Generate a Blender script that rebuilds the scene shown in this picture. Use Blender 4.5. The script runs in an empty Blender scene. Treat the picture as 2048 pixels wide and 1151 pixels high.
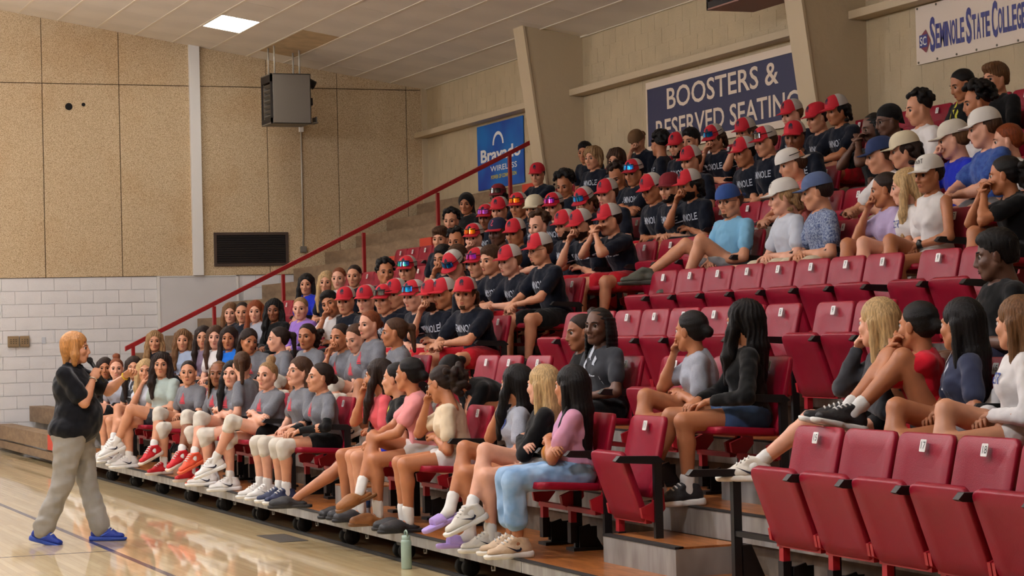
import bpy, math, random
import numpy as np
from mathutils import Matrix, Vector, Quaternion

random.seed(7); RNG = np.random.default_rng(11)
SC = bpy.context.scene
COL = SC.collection
PI = math.pi

# ------------------------------------------------------------------ camera, world, lights, exposure
CAM_F, CAM_YAW, CAM_PITCH, CAM_ROLL, CAM_H = 4384.4, 0.3809, 0.0194, -0.0244, 1.6418
def cam_axes():
    f = Vector((math.sin(CAM_YAW)*math.cos(CAM_PITCH), math.cos(CAM_YAW)*math.cos(CAM_PITCH), math.sin(CAM_PITCH)))
    r = Vector((math.cos(CAM_YAW), -math.sin(CAM_YAW), 0)); u = r.cross(f)
    r2 = r*math.cos(CAM_ROLL)+u*math.sin(CAM_ROLL); u2 = -r*math.sin(CAM_ROLL)+u*math.cos(CAM_ROLL)
    return r2, u2, f
CR, CU, CF = cam_axes()
cam = bpy.data.cameras.new('camera'); cam.sensor_width = 36; cam.lens = 36*CAM_F/2048
cam.clip_start = 0.1; cam.clip_end = 200
camo = bpy.data.objects.new('camera', cam); COL.objects.link(camo)
camo.matrix_world = Matrix(((CR.x, CU.x, -CF.x, 0), (CR.y, CU.y, -CF.y, 0), (CR.z, CU.z, -CF.z, CAM_H), (0, 0, 0, 1)))
SC.camera = camo
def on_x(px, py, X):
    """world point where the sight line of a photo pixel meets the plane x = X (used to read positions off the photo)"""
    d = CF + CR*((px-1024)/CAM_F) - CU*((py-575.5)/CAM_F)
    t = X/d.x
    return Vector((d.x*t, d.y*t, CAM_H+d.z*t))

world = bpy.data.worlds.new('world'); SC.world = world; world.use_nodes = True
world.node_tree.nodes['Background'].inputs[0].default_value = (1.0, 0.93, 0.84, 1)
world.node_tree.nodes['Background'].inputs[1].default_value = 0.0
SC.view_settings.view_transform = 'Standard'; SC.view_settings.look = 'None'
SC.view_settings.gamma = 1; SC.view_settings.use_curve_mapping = False
SC.view_settings.exposure = 0.17
BAY_L, PANEL_L = 250.0, 16.0           # radiance of the high-bay lamps and of the lay-in ceiling panel
SC.cycles.max_bounces = 4; SC.cycles.diffuse_bounces = 3; SC.cycles.glossy_bounces = 2
SC.cycles.use_adaptive_sampling = True; SC.cycles.adaptive_threshold = 0.12; SC.cycles.adaptive_min_samples = 20; SC.cycles.use_denoising = True
SC.cycles.transmission_bounces = 2; SC.cycles.transparent_max_bounces = 2
SC.cycles.sample_clamp_indirect = 4.0

# ------------------------------------------------------------------ dimensions (metres)
X_WALL, Y_END, X_RIDGE = 12.35, 34.55, -3.0
ceil_z = lambda X: 5.717+0.160*(12.35-X) if X > X_RIDGE else 5.717+0.160*(12.35-2*X_RIDGE+X)
NOSE0, TREAD, DECK0, RISE = 5.05, 0.8128, 0.225, 0.3365
nose = lambda i: NOSE0+TREAD*i
deck = lambda i: DECK0+RISE*i
SEAT_Z = 0.43

# ------------------------------------------------------------------ materials
MATS = {}
def nd(nt, t, **kw):
    n = nt.nodes.new(t)
    for k, v in kw.items():
        if k.startswith('i_'):
            key = k[2:]; n.inputs[int(key) if key.isdigit() else key.replace('_', ' ')].default_value = v
        else: setattr(n, k, v)
    return n
def rgb(c):  # sRGB 0-255 -> linear
    f = lambda v: (v/255/12.92) if v/255 <= 0.04045 else ((v/255+0.055)/1.055)**2.4
    return (f(c[0]), f(c[1]), f(c[2]), 1)
def mat(name, col, rough=0.6, metal=0.0, noise=None, bump=None, spec=0.5, coat=0.0, emit=None, sheen=0.0, col2=None, stretch=None, bdist=0.01):
    """principled material; noise=(scale, amount) mixes col with col2 (or a darker col); bump=(scale, strength)"""
    if name in MATS: return MATS[name]
    m = bpy.data.materials.new(name); m.use_nodes = True; nt = m.node_tree
    b = nt.nodes['Principled BSDF']
    c = rgb(col) if max(col) > 1 or True else col
    b.inputs['Base Color'].default_value = c
    b.inputs['Roughness'].default_value = rough; b.inputs['Metallic'].default_value = metal
    b.inputs['Specular IOR Level'].default_value = spec
    if coat: b.inputs['Coat Weight'].default_value = coat; b.inputs['Coat Roughness'].default_value = 0.08
    if sheen: b.inputs['Sheen Weight'].default_value = sheen
    if emit: b.inputs['Emission Color'].default_value = rgb(col); b.inputs['Emission Strength'].default_value = emit
    vec = None
    if noise or bump:
        tc = nd(nt, 'ShaderNodeTexCoord'); vec = tc.outputs['Object']
        if stretch:
            mp = nd(nt, 'ShaderNodeMapping'); mp.inputs['Scale'].default_value = stretch
            nt.links.new(vec, mp.inputs[0]); vec = mp.outputs[0]
    if noise:
        n = nd(nt, 'ShaderNodeTexNoise', i_Scale=noise[0], i_Detail=2.0); nt.links.new(vec, n.inputs['Vector'])
        r = nd(nt, 'ShaderNodeMapRange'); r.inputs[1].default_value = 0.35; r.inputs[2].default_value = 0.65
        nt.links.new(n.outputs[0], r.inputs[0])
        mx = nd(nt, 'ShaderNodeMix', data_type='RGBA')
        c2 = rgb(col2) if col2 else tuple(v*(1-noise[1]) for v in c[:3])+(1,)
        mx.inputs[6].default_value = c; mx.inputs[7].default_value = c2
        nt.links.new(r.outputs[0], mx.inputs[0]); nt.links.new(mx.outputs[2], b.inputs['Base Color'])
    if bump:
        n2 = nd(nt, 'ShaderNodeTexNoise', i_Scale=bump[0], i_Detail=1.0); nt.links.new(vec, n2.inputs['Vector'])
        bp = nd(nt, 'ShaderNodeBump', i_Strength=bump[1], i_Distance=bdist)
        nt.links.new(n2.outputs[0], bp.inputs['Height']); nt.links.new(bp.outputs[0], b.inputs['Normal'])
    MATS[name] = m
    return m

def speckle_mat(name, a, b_, c_, scale):
    m = bpy.data.materials.new(name); m.use_nodes = True; nt = m.node_tree; b = nt.nodes['Principled BSDF']
    tc = nd(nt, 'ShaderNodeTexCoord')
    n = nd(nt, 'ShaderNodeTexNoise', i_Scale=scale, i_Detail=3.0, i_Roughness=0.75); nt.links.new(tc.outputs['Object'], n.inputs['Vector'])
    r = nd(nt, 'ShaderNodeValToRGB'); e = r.color_ramp.elements
    e[0].position = 0.34; e[0].color = rgb(b_); e[1].position = 0.62; e[1].color = rgb(c_)
    el = e.new(0.47); el.color = rgb(a)
    nt.links.new(n.outputs[0], r.inputs[0])
    n3 = nd(nt, 'ShaderNodeTexNoise', i_Scale=0.9, i_Detail=3.0); nt.links.new(tc.outputs['Object'], n3.inputs['Vector'])
    mx = nd(nt, 'ShaderNodeMix', data_type='RGBA', blend_type='MULTIPLY'); r3 = nd(nt, 'ShaderNodeMapRange')
    r3.inputs[1].default_value = 0.5; r3.inputs[2].default_value = 0.75; r3.inputs[4].default_value = 0.35
    nt.links.new(n3.outputs[0], r3.inputs[0]); nt.links.new(r3.outputs[0], mx.inputs[0])
    mx.inputs[7].default_value = rgb((225, 190, 140)); nt.links.new(r.outputs[0], mx.inputs[6])
    nt.links.new(mx.outputs[2], b.inputs['Base Color'])
    bp = nd(nt, 'ShaderNodeBump', i_Strength=0.5, i_Distance=0.01); nt.links.new(n.outputs[0], bp.inputs['Height']); nt.links.new(bp.outputs[0], b.inputs['Normal'])
    b.inputs['Roughness'].default_value = 0.95; b.inputs['Specular IOR Level'].default_value = 0.1
    MATS[name] = m; return m

def wood_mat(name, a, b_, axis_scale, rough=0.4, coat=0.0, planks=None, bump=0.1):
    """wood grain stretched along y; planks = plank width along x (board joints and tone per board)"""
    m = bpy.data.materials.new(name); m.use_nodes = True; nt = m.node_tree; b = nt.nodes['Principled BSDF']
    tc = nd(nt, 'ShaderNodeTexCoord'); mp = nd(nt, 'ShaderNodeMapping'); mp.inputs['Scale'].default_value = axis_scale
    nt.links.new(tc.outputs['Object'], mp.inputs[0])
    n = nd(nt, 'ShaderNodeTexNoise', i_Scale=1.0, i_Detail=6.0, i_Roughness=0.65, i_Distortion=0.6); nt.links.new(mp.outputs[0], n.inputs['Vector'])
    r = nd(nt, 'ShaderNodeValToRGB'); e = r.color_ramp.elements
    e[0].position = 0.33; e[0].color = rgb(b_); e[1].position = 0.66; e[1].color = rgb(a)
    nt.links.new(n.outputs[0], r.inputs[0]); out = r.outputs[0]
    if planks:
        br = nd(nt, 'ShaderNodeTexBrick', i_Scale=1.0); br.offset = 0.37; br.squash = 1.0
        br.inputs['Brick Width'].default_value = planks[1]; br.inputs['Row Height'].default_value = planks[0]
        br.inputs['Mortar Size'].default_value = 0.0012; br.inputs['Mortar Smooth'].default_value = 0.3; br.inputs['Bias'].default_value = 0.0
        br.inputs['Color1'].default_value = (0.80, 0.78, 0.74, 1); br.inputs['Color2'].default_value = (1, 1, 1, 1); br.inputs['Mortar'].default_value = (0.55, 0.45, 0.34, 1)
        mp2 = nd(nt, 'ShaderNodeMapping'); mp2.inputs['Rotation'].default_value = (0, 0, PI/2)
        nt.links.new(tc.outputs['Object'], mp2.inputs[0]); nt.links.new(mp2.outputs[0], br.inputs['Vector'])
        mx = nd(nt, 'ShaderNodeMix', data_type='RGBA', blend_type='MULTIPLY'); mx.inputs[0].default_value = 1.0
        nt.links.new(out, mx.inputs[6]); nt.links.new(br.outputs['Color'], mx.inputs[7]); out = mx.outputs[2]
    nt.links.new(out, b.inputs['Base Color'])
    b.inputs['Roughness'].default_value = rough
    if coat: b.inputs['Coat Weight'].default_value = coat; b.inputs['Coat Roughness'].default_value = 0.04
    if bump:
        n2 = nd(nt, 'ShaderNodeTexNoise', i_Scale=1.3, i_Detail=2.0); nt.links.new(tc.outputs['Object'], n2.inputs['Vector'])
        bp = nd(nt, 'ShaderNodeBump', i_Strength=bump, i_Distance=0.02); nt.links.new(n2.outputs[0], bp.inputs['Height'])
        nt.links.new(bp.outputs[0], b.inputs['Coat Normal' if coat else 'Normal'])
    MATS[name] = m; return m

M_floor = wood_mat('maple_floor', (246, 222, 172), (234, 204, 150), (14, 1.2, 1), rough=0.35, coat=0.9, planks=(0.057, 1.4), bump=0.025)
M_ply = wood_mat('plywood_deck', (190, 118, 58), (128, 70, 28), (16, 3.0, 1), rough=0.38, coat=0.25, bump=0.1)
M_bench = wood_mat('weathered_board', (150, 124, 96), (118, 94, 70), (10, 3, 10), rough=0.7, bump=0.1)
M_galv = mat('galvanized_steel', (166, 164, 160), 0.5, 0.25, noise=(5, 0.4), stretch=(1, 2.2, 0.5), col2=(138, 134, 128))
M_riser = mat('worn_riser', (120, 108, 94), 0.7, noise=(8, 0.4))
M_panel = speckle_mat('acoustic_panel', (196, 170, 134), (138, 110, 78), (224, 202, 168), 80)
M_cmu = mat('white_block', (226, 222, 220), 0.6, bump=(120, 0.25), noise=(3, 0.06))
M_mortar = mat('white_mortar', (206, 202, 200), 0.8)
M_cream = mat('cream_block', (196, 176, 142), 0.75, bump=(60, 0.5), noise=(2.5, 0.1))
M_cream2 = mat('cream_paint', (198, 178, 146), 0.6, bump=(25, 0.15))
M_tile = mat('ceiling_tile', (238, 228, 216), 0.9, bump=(160, 0.4), noise=(1.2, 0.07))
M_tile_st = mat('stained_ceiling_tile', (206, 178, 140), 0.9, bump=(160, 0.4), noise=(4, 0.2))
M_grid = mat('ceiling_grid', (238, 226, 208), 0.5)
M_white = mat('white_paint', (226, 222, 216), 0.5)
M_board = mat('grey_white_panel', (206, 202, 200), 0.6, noise=(2, 0.05))
M_red = mat('seat_plastic', (146, 8, 40), 0.45, spec=0.3, bump=(220, 0.12), noise=(1.5, 0.12))
M_redmetal = mat('red_metal', (172, 26, 40), 0.4)
M_rail = mat('red_rail_paint', (150, 24, 26), 0.4)
M_redend = mat('red_board_end', (206, 62, 38), 0.55)
M_black = mat('black_metal', (16, 16, 18), 0.45)
M_rubber = mat('black_rubber', (22, 21, 21), 0.7)
M_plate = mat('number_plate', (236, 234, 230), 0.5)
M_ink = mat('plate_ink', (50, 48, 50), 0.6)
M_dark = mat('dark_grille', (34, 26, 22), 0.7)
M_grey = mat('heater_grey', (112, 104, 94), 0.5)
M_conduit = mat('conduit', (196, 188, 174), 0.4, 0.3)
M_navy_line = mat('navy_line', (44, 36, 70), 0.35, coat=0.8)
M_lamp = mat('lamp_diffuser', (255, 250, 242), 0.5, emit=PANEL_L)
M_void = mat('void_shade', (26, 23, 20), 0.8)  # near black colour, painted shade of the void below the deck

# ------------------------------------------------------------------ mesh helpers
class MB:
    def __init__(s): s.v = []; s.f = []; s.mi = []
    def add(s, v, f, mi=0):
        o = len(s.v); s.v += [tuple(p) for p in v]; s.f += [tuple(i+o for i in q) for q in f]; s.mi += [mi]*len(f); return s
    def box(s, x0, x1, y0, y1, z0, z1, mi=0):
        v = [(x0, y0, z0), (x1, y0, z0), (x1, y1, z0), (x0, y1, z0), (x0, y0, z1), (x1, y0, z1), (x1, y1, z1), (x0, y1, z1)]
        return s.add(v, [(0, 3, 2, 1), (4, 5, 6, 7), (0, 1, 5, 4), (1, 2, 6, 5), (2, 3, 7, 6), (3, 0, 4, 7)], mi)
    def prism(s, poly, axis, a0, a1, mi=0):
        """polygon (2D) extruded along axis 'x','y' or 'z'"""
        def p3(q, a): return {'x': (a, q[0], q[1]), 'y': (q[0], a, q[1]), 'z': (q[0], q[1], a)}[axis]
        n = len(poly); v = [p3(q, a0) for q in poly]+[p3(q, a1) for q in poly]
        f = [tuple(range(n))[::-1], tuple(range(n, 2*n))]+[(i, (i+1) % n, n+(i+1) % n, n+i) for i in range(n)]
        return s.add(v, f, mi)
    def tube(s, pts, r, n=8, mi=0, cap=True):
        pts = [Vector(p) for p in pts]; rs = r if isinstance(r, (list, tuple)) else [r]*len(pts)
        v = []; f = []
        for i, p in enumerate(pts):
            d = (pts[min(i+1, len(pts)-1)]-pts[max(i-1, 0)]).normalized()
            a = d.orthogonal().normalized() if i == 0 else (a-d*a.dot(d)).normalized()
            b = d.cross(a)
            for k in range(n):
                t = 2*PI*k/n; v.append(p+(a*math.cos(t)+b*math.sin(t))*rs[i])
        for i in range(len(pts)-1):
            for k in range(n): f.append((i*n+k, i*n+(k+1) % n, (i+1)*n+(k+1) % n, (i+1)*n+k))
        if cap: f.append(tuple(range(n))[::-1]); f.append(tuple(range((len(pts)-1)*n, len(pts)*n)))
        return s.add(v, f, mi)
    def lathe(s, prof, n=16, mi=0, ctr=(0, 0, 0), axis='z'):
        v = []; f = []
        for r, z in prof:
            for k in range(n):
                t = 2*PI*k/n; q = (r*math.cos(t), r*math.sin(t), z)
                if axis == 'y': q = (q[0], q[2], q[1])
                if axis == 'x': q = (q[2], q[0], q[1])
                v.append((q[0]+ctr[0], q[1]+ctr[1], q[2]+ctr[2]))
        m = len(prof)
        for i in range(m-1):
            for k in range(n): f.append((i*n+k, i*n+(k+1) % n, (i+1)*n+(k+1) % n, (i+1)*n+k))
        f.append(tuple(range(n))[::-1]); f.append(tuple(range((m-1)*n, m*n)))
        return s.add(v, f, mi)
    def mesh(s, name, mats=(), smooth=False):
        me = bpy.data.meshes.new(name); me.from_pydata([tuple(p) for p in s.v], [], s.f)
        for m in (mats if isinstance(mats, (list, tuple)) else [mats]): me.materials.append(m)
        if any(s.mi): me.polygons.foreach_set('material_index', s.mi)
        if smooth: me.polygons.foreach_set('use_smooth', [True]*len(me.polygons))
        me.update(); return me
    def obj(s, name, mats, parent=None, smooth=False, bevel=0):
        o = link(name, s.mesh(name, mats, smooth), parent)
        if bevel:
            b = o.modifiers.new('bevel', 'BEVEL'); b.width = bevel; b.segments = 2; b.limit_method = 'ANGLE'
        return o
def link(name, data, parent=None):
    o = bpy.data.objects.new(name, data); COL.objects.link(o)
    if parent: o.parent = parent
    return o
def tag(o, label, cat, group=None, kind=None):
    if label: o['label'] = label
    if cat: o['category'] = cat
    if group: o['group'] = group
    if kind: o['kind'] = kind
    return o
def struct(name, mb, m, parent=None, label=None, **kw):
    o = mb.obj(name, m, parent, **kw)
    if not parent: o['kind'] = 'structure'
    if label: o['label'] = label
    return o
def empty(name, loc=(0, 0, 0), rz=0):
    o = bpy.data.objects.new(name, None); o.empty_display_size = 0.05; COL.objects.link(o); o.location = loc; o.rotation_euler = (0, 0, rz); return o
def text_mesh(txt, size=1.0, xs=1.0, thick=0.0, bold=0.0, shear=0.0, res=3):
    """flat lettering mesh in the xy plane, centred"""
    cu = bpy.data.curves.new('lettering', 'FONT'); cu.body = txt; cu.size = size; cu.align_x = 'CENTER'; cu.align_y = 'CENTER'
    cu.extrude = thick; cu.offset = bold; cu.shear = shear; cu.resolution_u = res
    o = bpy.data.objects.new('lettering', cu); COL.objects.link(o)
    dg = bpy.context.evaluated_depsgraph_get(); me = bpy.data.meshes.new_from_object(o.evaluated_get(dg))
    bpy.data.objects.remove(o); bpy.data.curves.remove(cu)
    n = len(me.vertices); co = np.zeros(n*3); me.vertices.foreach_get('co', co); co = co.reshape(-1, 3)
    co[:, 0] *= xs; me.vertices.foreach_set('co', co.ravel()); me.update(); return me
def wall_text(name, txt, m, parent, Yc, Zc, X, height, width, bold=0.0, shear=0.0):
    """lettering on the seating wall (faces -X, reads towards -Y)"""
    me = text_mesh(txt, 1.0, 1.0, 0.0, bold, shear); me.materials.clear(); me.materials.append(m)
    n = len(me.vertices); co = np.zeros(n*3); me.vertices.foreach_get('co', co); co = co.reshape(-1, 3)
    mn, mx = co.min(0), co.max(0); co = (co-(mn+mx)/2)/np.maximum(mx-mn, 1e-6)
    out = np.stack([np.full(n, X), Yc-co[:, 0]*width, Zc+co[:, 1]*height], 1)
    me.vertices.foreach_set('co', out.ravel()); me.update()
    return link(name, me, parent)
ORD = ['first', 'second', 'third', 'fourth', 'fifth', 'sixth', 'seventh', 'eighth', 'ninth', 'tenth', 'eleventh', 'twelfth', 'thirteenth', 'fourteenth', 'fifteenth', 'sixteenth', 'seventeenth', 'eighteenth', 'nineteenth', 'twentieth', 'twenty-first', 'twenty-second', 'twenty-third', 'twenty-fourth']
# ------------------------------------------------------------------ the room
XL, YB = -18.35, -7.0
M_unseen_dark = mat('unseen_wall_dark', (70, 64, 62), 0.9)  # unseen walls coloured dark to cut the light they bounce
struct('floor', MB().box(XL, X_WALL, YB, Y_END, -0.1, 0.0), M_floor, label='glossy maple gym floor')
ln = MB().box(3.405, 3.455, YB, 33.5, 0.0, 0.0015)
struct('trim_1', ln, M_navy_line, label='navy sideline painted on the gym floor')
struct('trim_2', MB().box(-12, 3.405, 17.09, 17.112, 0.0, 0.0014), M_navy_line, label='thin dark court line crossing the floor')
wall_end = struct('wall_end', MB().box(XL, X_WALL+0.2, Y_END, Y_END+0.2, 0, 9), M_mortar, label='end wall of white block below tan panels')
wall_right = struct('wall_right', MB().box(X_WALL, X_WALL+0.2, YB, Y_END, 0, 6.2), M_cream, label='cream block wall behind the seating')
struct('wall_left', MB().box(XL-0.2, XL, YB, Y_END, 0, 6.4), M_unseen_dark)
struct('wall_back', MB().box(XL, X_WALL+0.2, YB-0.2, YB, 0, 9), M_unseen_dark)
a = X_RIDGE; zr = ceil_z(a)
cm = MB(); zt = ceil_z(12.55)
cm.prism([(12.55, zt), (a, zr), (XL-0.2, ceil_z(XL-0.2)), (XL-0.2, ceil_z(XL-0.2)+0.2), (a, zr+0.2), (12.55, zt+0.2)], 'y', YB-0.2, Y_END+0.2)
ceiling = struct('ceiling', cm, M_grid, label='sloped ceiling of lay-in tiles')
# ceiling tiles, 2 x 4 ft, each a piece of the ceiling
SLOPE = math.atan(0.160); TW = 0.609
LIGHT_COL, LIGHT_ROW = 6, 1        # the lit panel's grid cell
gx = [12.33-TW*k for k in range(14)]; gy = [33.80-1.22*j for j in range(16)]
tw = TW/math.cos(SLOPE)
tile_me = MB().box(-tw/2+0.008, tw/2-0.008, -0.6075, 0.6075, -0.014, 0.0).mesh('ceiling_tile', M_tile)
tile_end = MB().box(-tw/2+0.008, tw/2-0.008, -0.37, 0.37, -0.014, 0.0).mesh('ceiling_tile', M_tile)
tile_st = tile_me.copy(); tile_st.materials.clear(); tile_st.materials.append(M_tile_st)
for k in range(13):
    xc = (gx[k]+gx[k+1])/2
    for j in range(-1, 15):
        y1 = gy[j] if j >= 0 else Y_END; y0 = gy[j+1]; yc = (y0+y1)/2
        if (k, j) == (LIGHT_COL, LIGHT_ROW): continue
        if yc < 28-(12.33-xc)*0.0 - 11: continue
        if k == 0 and 27.9 < yc < 28.4: continue
        me = tile_end if j < 0 else (tile_st if (k, j) in ((4, 1), (4, 0)) else tile_me)
        t = link('ceiling_tile', me, ceiling); t.location = (xc, yc, ceil_z(xc)); t.rotation_euler = (0, SLOPE, 0)
        t.rotation_euler[0] = random.uniform(-.002, .002)
rn = MB().box(-0.013, 0.013, 17.0, Y_END, -0.021, 0.0).mesh('ceiling_runner', M_grid)
for x in gx[:-1]:
    t = link('ceiling_runner', rn, ceiling); t.location = (x, 0, ceil_z(x)); t.rotation_euler = (0, SLOPE, 0)
# lay-in light panels: the one in view and those over the court
def ceiling_light(x, y, label):
    r = empty('ceiling_light', (x, y, ceil_z(x))); r.rotation_euler = (0, SLOPE if x > X_RIDGE else -SLOPE, 0)
    tag(r, label, 'ceiling light', 'lay-in ceiling lights')
    w, l = tw/2-0.004, 0.605
    if 'fr' not in LM:
        fr = MB()
        for b in ((-w, w, -l, -l+0.02), (-w, w, l-0.02, l), (-w, -w+0.02, -l+0.02, l-0.02), (w-0.02, w, -l+0.02, l-0.02)): fr.box(*b, -0.022, 0)
        LM['fr'] = fr.mesh('frame', M_grid); LM['d'] = MB().box(-w+0.02, w-0.02, -l+0.02, l-0.02, -0.018, -0.002).mesh('diffuser', M_lamp)
    link('frame', LM['fr'], r); link('diffuser', LM['d'], r)
LM = {}
ceiling_light((gx[6]+gx[7])/2, (gy[1]+gy[2])/2, 'lit square ceiling light panel above the tan end wall')
# high-bay lamps hung over the court, left of the picture
M_bay = mat('high_bay_glow', (244, 246, 255), 0.5, emit=BAY_L)
bay_c = MB().lathe([(0.02, 0.62), (0.06, 0.6), (0.1, 0.5), (0.11, 0.34), (0.16, 0.3), (0.16, 0.27)], 20).mesh('lamp_housing', M_grey, True)
bay_g = MB().lathe([(0.15, 0.27), (0.22, 0.2), (0.25, 0.08), (0.22, -0.04), (0.12, -0.11), (0.0, -0.13)], 20).mesh('acrylic_globe', M_bay, True)
bay_r = MB().lathe([(0.295, -0.035), (0.305, -0.035), (0.305, 0.13), (0.295, 0.13)], 24).mesh('added_shade_ring', M_grey, True)  # added ring, blocks level light so the upper rows and walls stay dim
bay_r.polygons[-1].select = True
import bmesh
_b = bmesh.new(); _b.from_mesh(bay_r); bmesh.ops.delete(_b, geom=[f for f in _b.faces if len(f.verts) > 4], context='FACES'); _b.to_mesh(bay_r); _b.free()
for a_, x in enumerate((2.0, -6.5)):
    for b_, y in enumerate((8.5, 14.0, 19.5, 25.0, 30.5) if a_ == 0 else (13.0, 20.0, 27.0)):
        r = empty('high_bay_lamp', (x, y, 5.6)); tag(r, 'glowing high-bay lamp over the court, %s line, %s from the end wall' % (ORD[a_], ORD[4-b_] if a_ == 0 else ORD[2-b_]), 'lamp', 'high-bay lamps over the court')
        link('lamp_housing', bay_c, r); link('acrylic_globe', bay_g, r); link('added_shade_ring', bay_r, r)
        MB().tube([(0, 0, 0.6), (0, 0, ceil_z(x)-5.6)], 0.012, 6).obj('hanger_rod', M_conduit, r)
# white concrete blocks of the end wall
BW, BH = 0.4064, 0.2032
blk = [MB().box(-BW/2+0.004, BW/2-0.004, -0.012, 0.01, -BH/2+0.004, BH/2-0.004).mesh('block', M_cmu)]
top_z = 2.642
for cidx in range(13):
    zc = top_z-BH*(cidx+0.5); ph = 5.70+(0 if cidx % 2 == 0 else BW/2)
    for q in range(-7, 16):
        xc = ph+BW*(q+0.5)
        if xc < 3.3 or zc < 0.395+0.484*(xc-5.13)-0.45: continue
        if 7.75 < xc < 9.05: continue
        o = link('block', blk[0], wall_end); o.location = (xc, Y_END, zc)
struct('trim_3', MB().box(7.774, 9.025, Y_END-0.045, Y_END, 1.0, 2.63), M_board, label='smooth grey-white panel on the end wall behind the rail', bevel=0.004)
struct('trim_4', MB().box(7.735, 7.774, Y_END-0.055, Y_END, 1.0, 2.645).box(7.774, 9.06, Y_END-0.055, Y_END, 2.63, 2.645).box(9.025, 9.06, Y_END-0.055, Y_END, 1.5, 2.645), M_white, label='white moulding framing the smooth panel on the end wall')
# tan acoustic panels, 4 x 10 ft, with open joints
MB().prism([(2.3, 2.645), (12.345, 2.645), (12.345, 5.71), (2.3, ceil_z(2.3))], 'y', Y_END-0.006, Y_END+0.001).obj('panel_backing', mat('joint_brown', (84, 58, 34), 0.9), wall_end)
seams = [8.4-1.2112*k for k in range(5, 0, -1)]+[8.4+1.2*k for k in range(0, 4)]+[12.345]
for s0, s1 in zip(seams[:-1], seams[1:]):
    if s1 < 3.2: continue
    g = 0.006
    o = MB().box(s0+g, s1-g, Y_END-0.035, Y_END, 2.648, 5.686).obj('wall_panel', M_panel, wall_end, bevel=0.004)
    if ceil_z(s1) > 5.73:
        o = MB().prism([(s0+g, 5.698), (s1-g, 5.698), (s1-g, ceil_z(s1)), (s0+g, ceil_z(s0))], 'y', Y_END-0.035, Y_END).obj('wall_panel', M_panel, wall_end)
    else: MB().prism([(s0+g, 5.698), (s1-g, 5.698), (s1-g, 5.716), (s0+g, 5.78)], 'y', Y_END-0.035, Y_END).obj('wall_panel', M_panel, wall_end)
struct('trim_5', MB().box(8.315, 8.485, Y_END-0.11, Y_END-0.03, 2.648, 6.5), M_white, label='pale steel post up the tan end wall', bevel=0.006)
struct('trim_6', MB().box(12.26, 12.35, Y_END-0.09, Y_END, 0, 5.72), M_cream2, label='cream corner strip where the walls meet')
# raised blocks of the cream wall, one mass
bm = MB(); rr = random.Random(3)
for cidx in range(14):
    z0 = 2.85+BH*cidx; off = 0 if cidx % 2 else BW/2
    y = 11.0+off
    while y < Y_END-0.1:
        d = rr.uniform(0.0018, 0.003)
        bm.box(X_WALL-d, X_WALL+0.02, y+0.004, min(y+BW-0.004, Y_END-0.09), z0+0.004, z0+BH-0.004); y += BW
bo = bm.obj('block_face', M_cream, wall_right); bo['kind'] = 'stuff'
# tapered columns and the purlin beams on the cream wall
for n_, yc in ((1, 27.97), (2, 20.40), (3, 12.83)):
    c0 = MB().prism([(11.465, 5.86), (12.35, 5.72), (12.35, 2.9), (11.86, 2.9)], 'y', yc, yc+0.05)
    c0.prism([(11.445, 5.86), (11.475, 5.86), (11.87, 2.9), (11.84, 2.9)], 'y', yc-0.02, yc+0.34)
    c0.prism([(11.465, 5.86), (12.35, 5.72), (12.35, 2.9), (11.86, 2.9)], 'y', yc+0.05, yc+0.31)
    struct('trim_%d' % (6+n_), c0, M_cream2, label=['cream tapered column between the blue banner and the navy sign', 'cream tapered column at the right end of the navy sign', 'cream tapered column past the white banner'][n_-1])
for n_, (y0, y1) in enumerate(((28.31, 34.55), (20.74, 28.10), (13.1, 20.55))):
    b = MB().box(12.13, 12.35, y0, y1, 4.885, 4.975)
    struct('trim_%d' % (10+n_), b, M_cream2, label=['cream beam above the blue banner', 'cream beam above the navy sign', 'cream beam above the white banner'][n_], bevel=0.004)

# ------------------------------------------------------------------ far bench bleachers beside the end wall
BY0, BY1 = 29.25, 34.42
for k in range(14):
    x = 5.13+0.537*k; z = 0.395+0.26*k
    r = empty('bleacher_bench', (x, (BY0+BY1)/2, z-0.26))
    tag(r, 'brown plank bleacher bench, %s step up from the floor by end wall' % ORD[k], 'bench', 'plank benches beside the end wall')
    def loc(mb): mb.v = [(p[0]-x, p[1]-(BY0+BY1)/2, p[2]-z+0.26) for p in mb.v]; return mb
    y1 = BY1 if k else BY1-0.0
    loc(MB().box(x, x+0.03, BY0+0.5, y1, z-0.2 if k == 0 else z-0.235, z)).obj('front_board', M_bench, r)
    loc(MB().box(x-0.001, x+0.031, BY0, BY0+0.498, z-0.2 if k == 0 else z-0.235, z)).obj('painted_end', M_redend, r)
    loc(MB().box(x+0.03, min(x+0.27, X_WALL-0.03), BY0, y1, z-0.035, z)).obj('seat_plank', M_bench, r)
    if k < 13: loc(MB().box(x+0.28, min(x+0.55, X_WALL-0.03), BY0, y1, z-0.26, z-0.22)).obj('foot_plank', M_bench, r)
    if k == 0: loc(MB().box(x+0.01, x+0.04, BY0+0.1, y1, 0.055, 0.165)).obj('lower_board', M_bench, r)
    if k < 13: loc(MB().box(x+0.26, x+0.29, BY0, y1, z-0.25, z-0.05)).obj('riser_board', M_bench, r)

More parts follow.
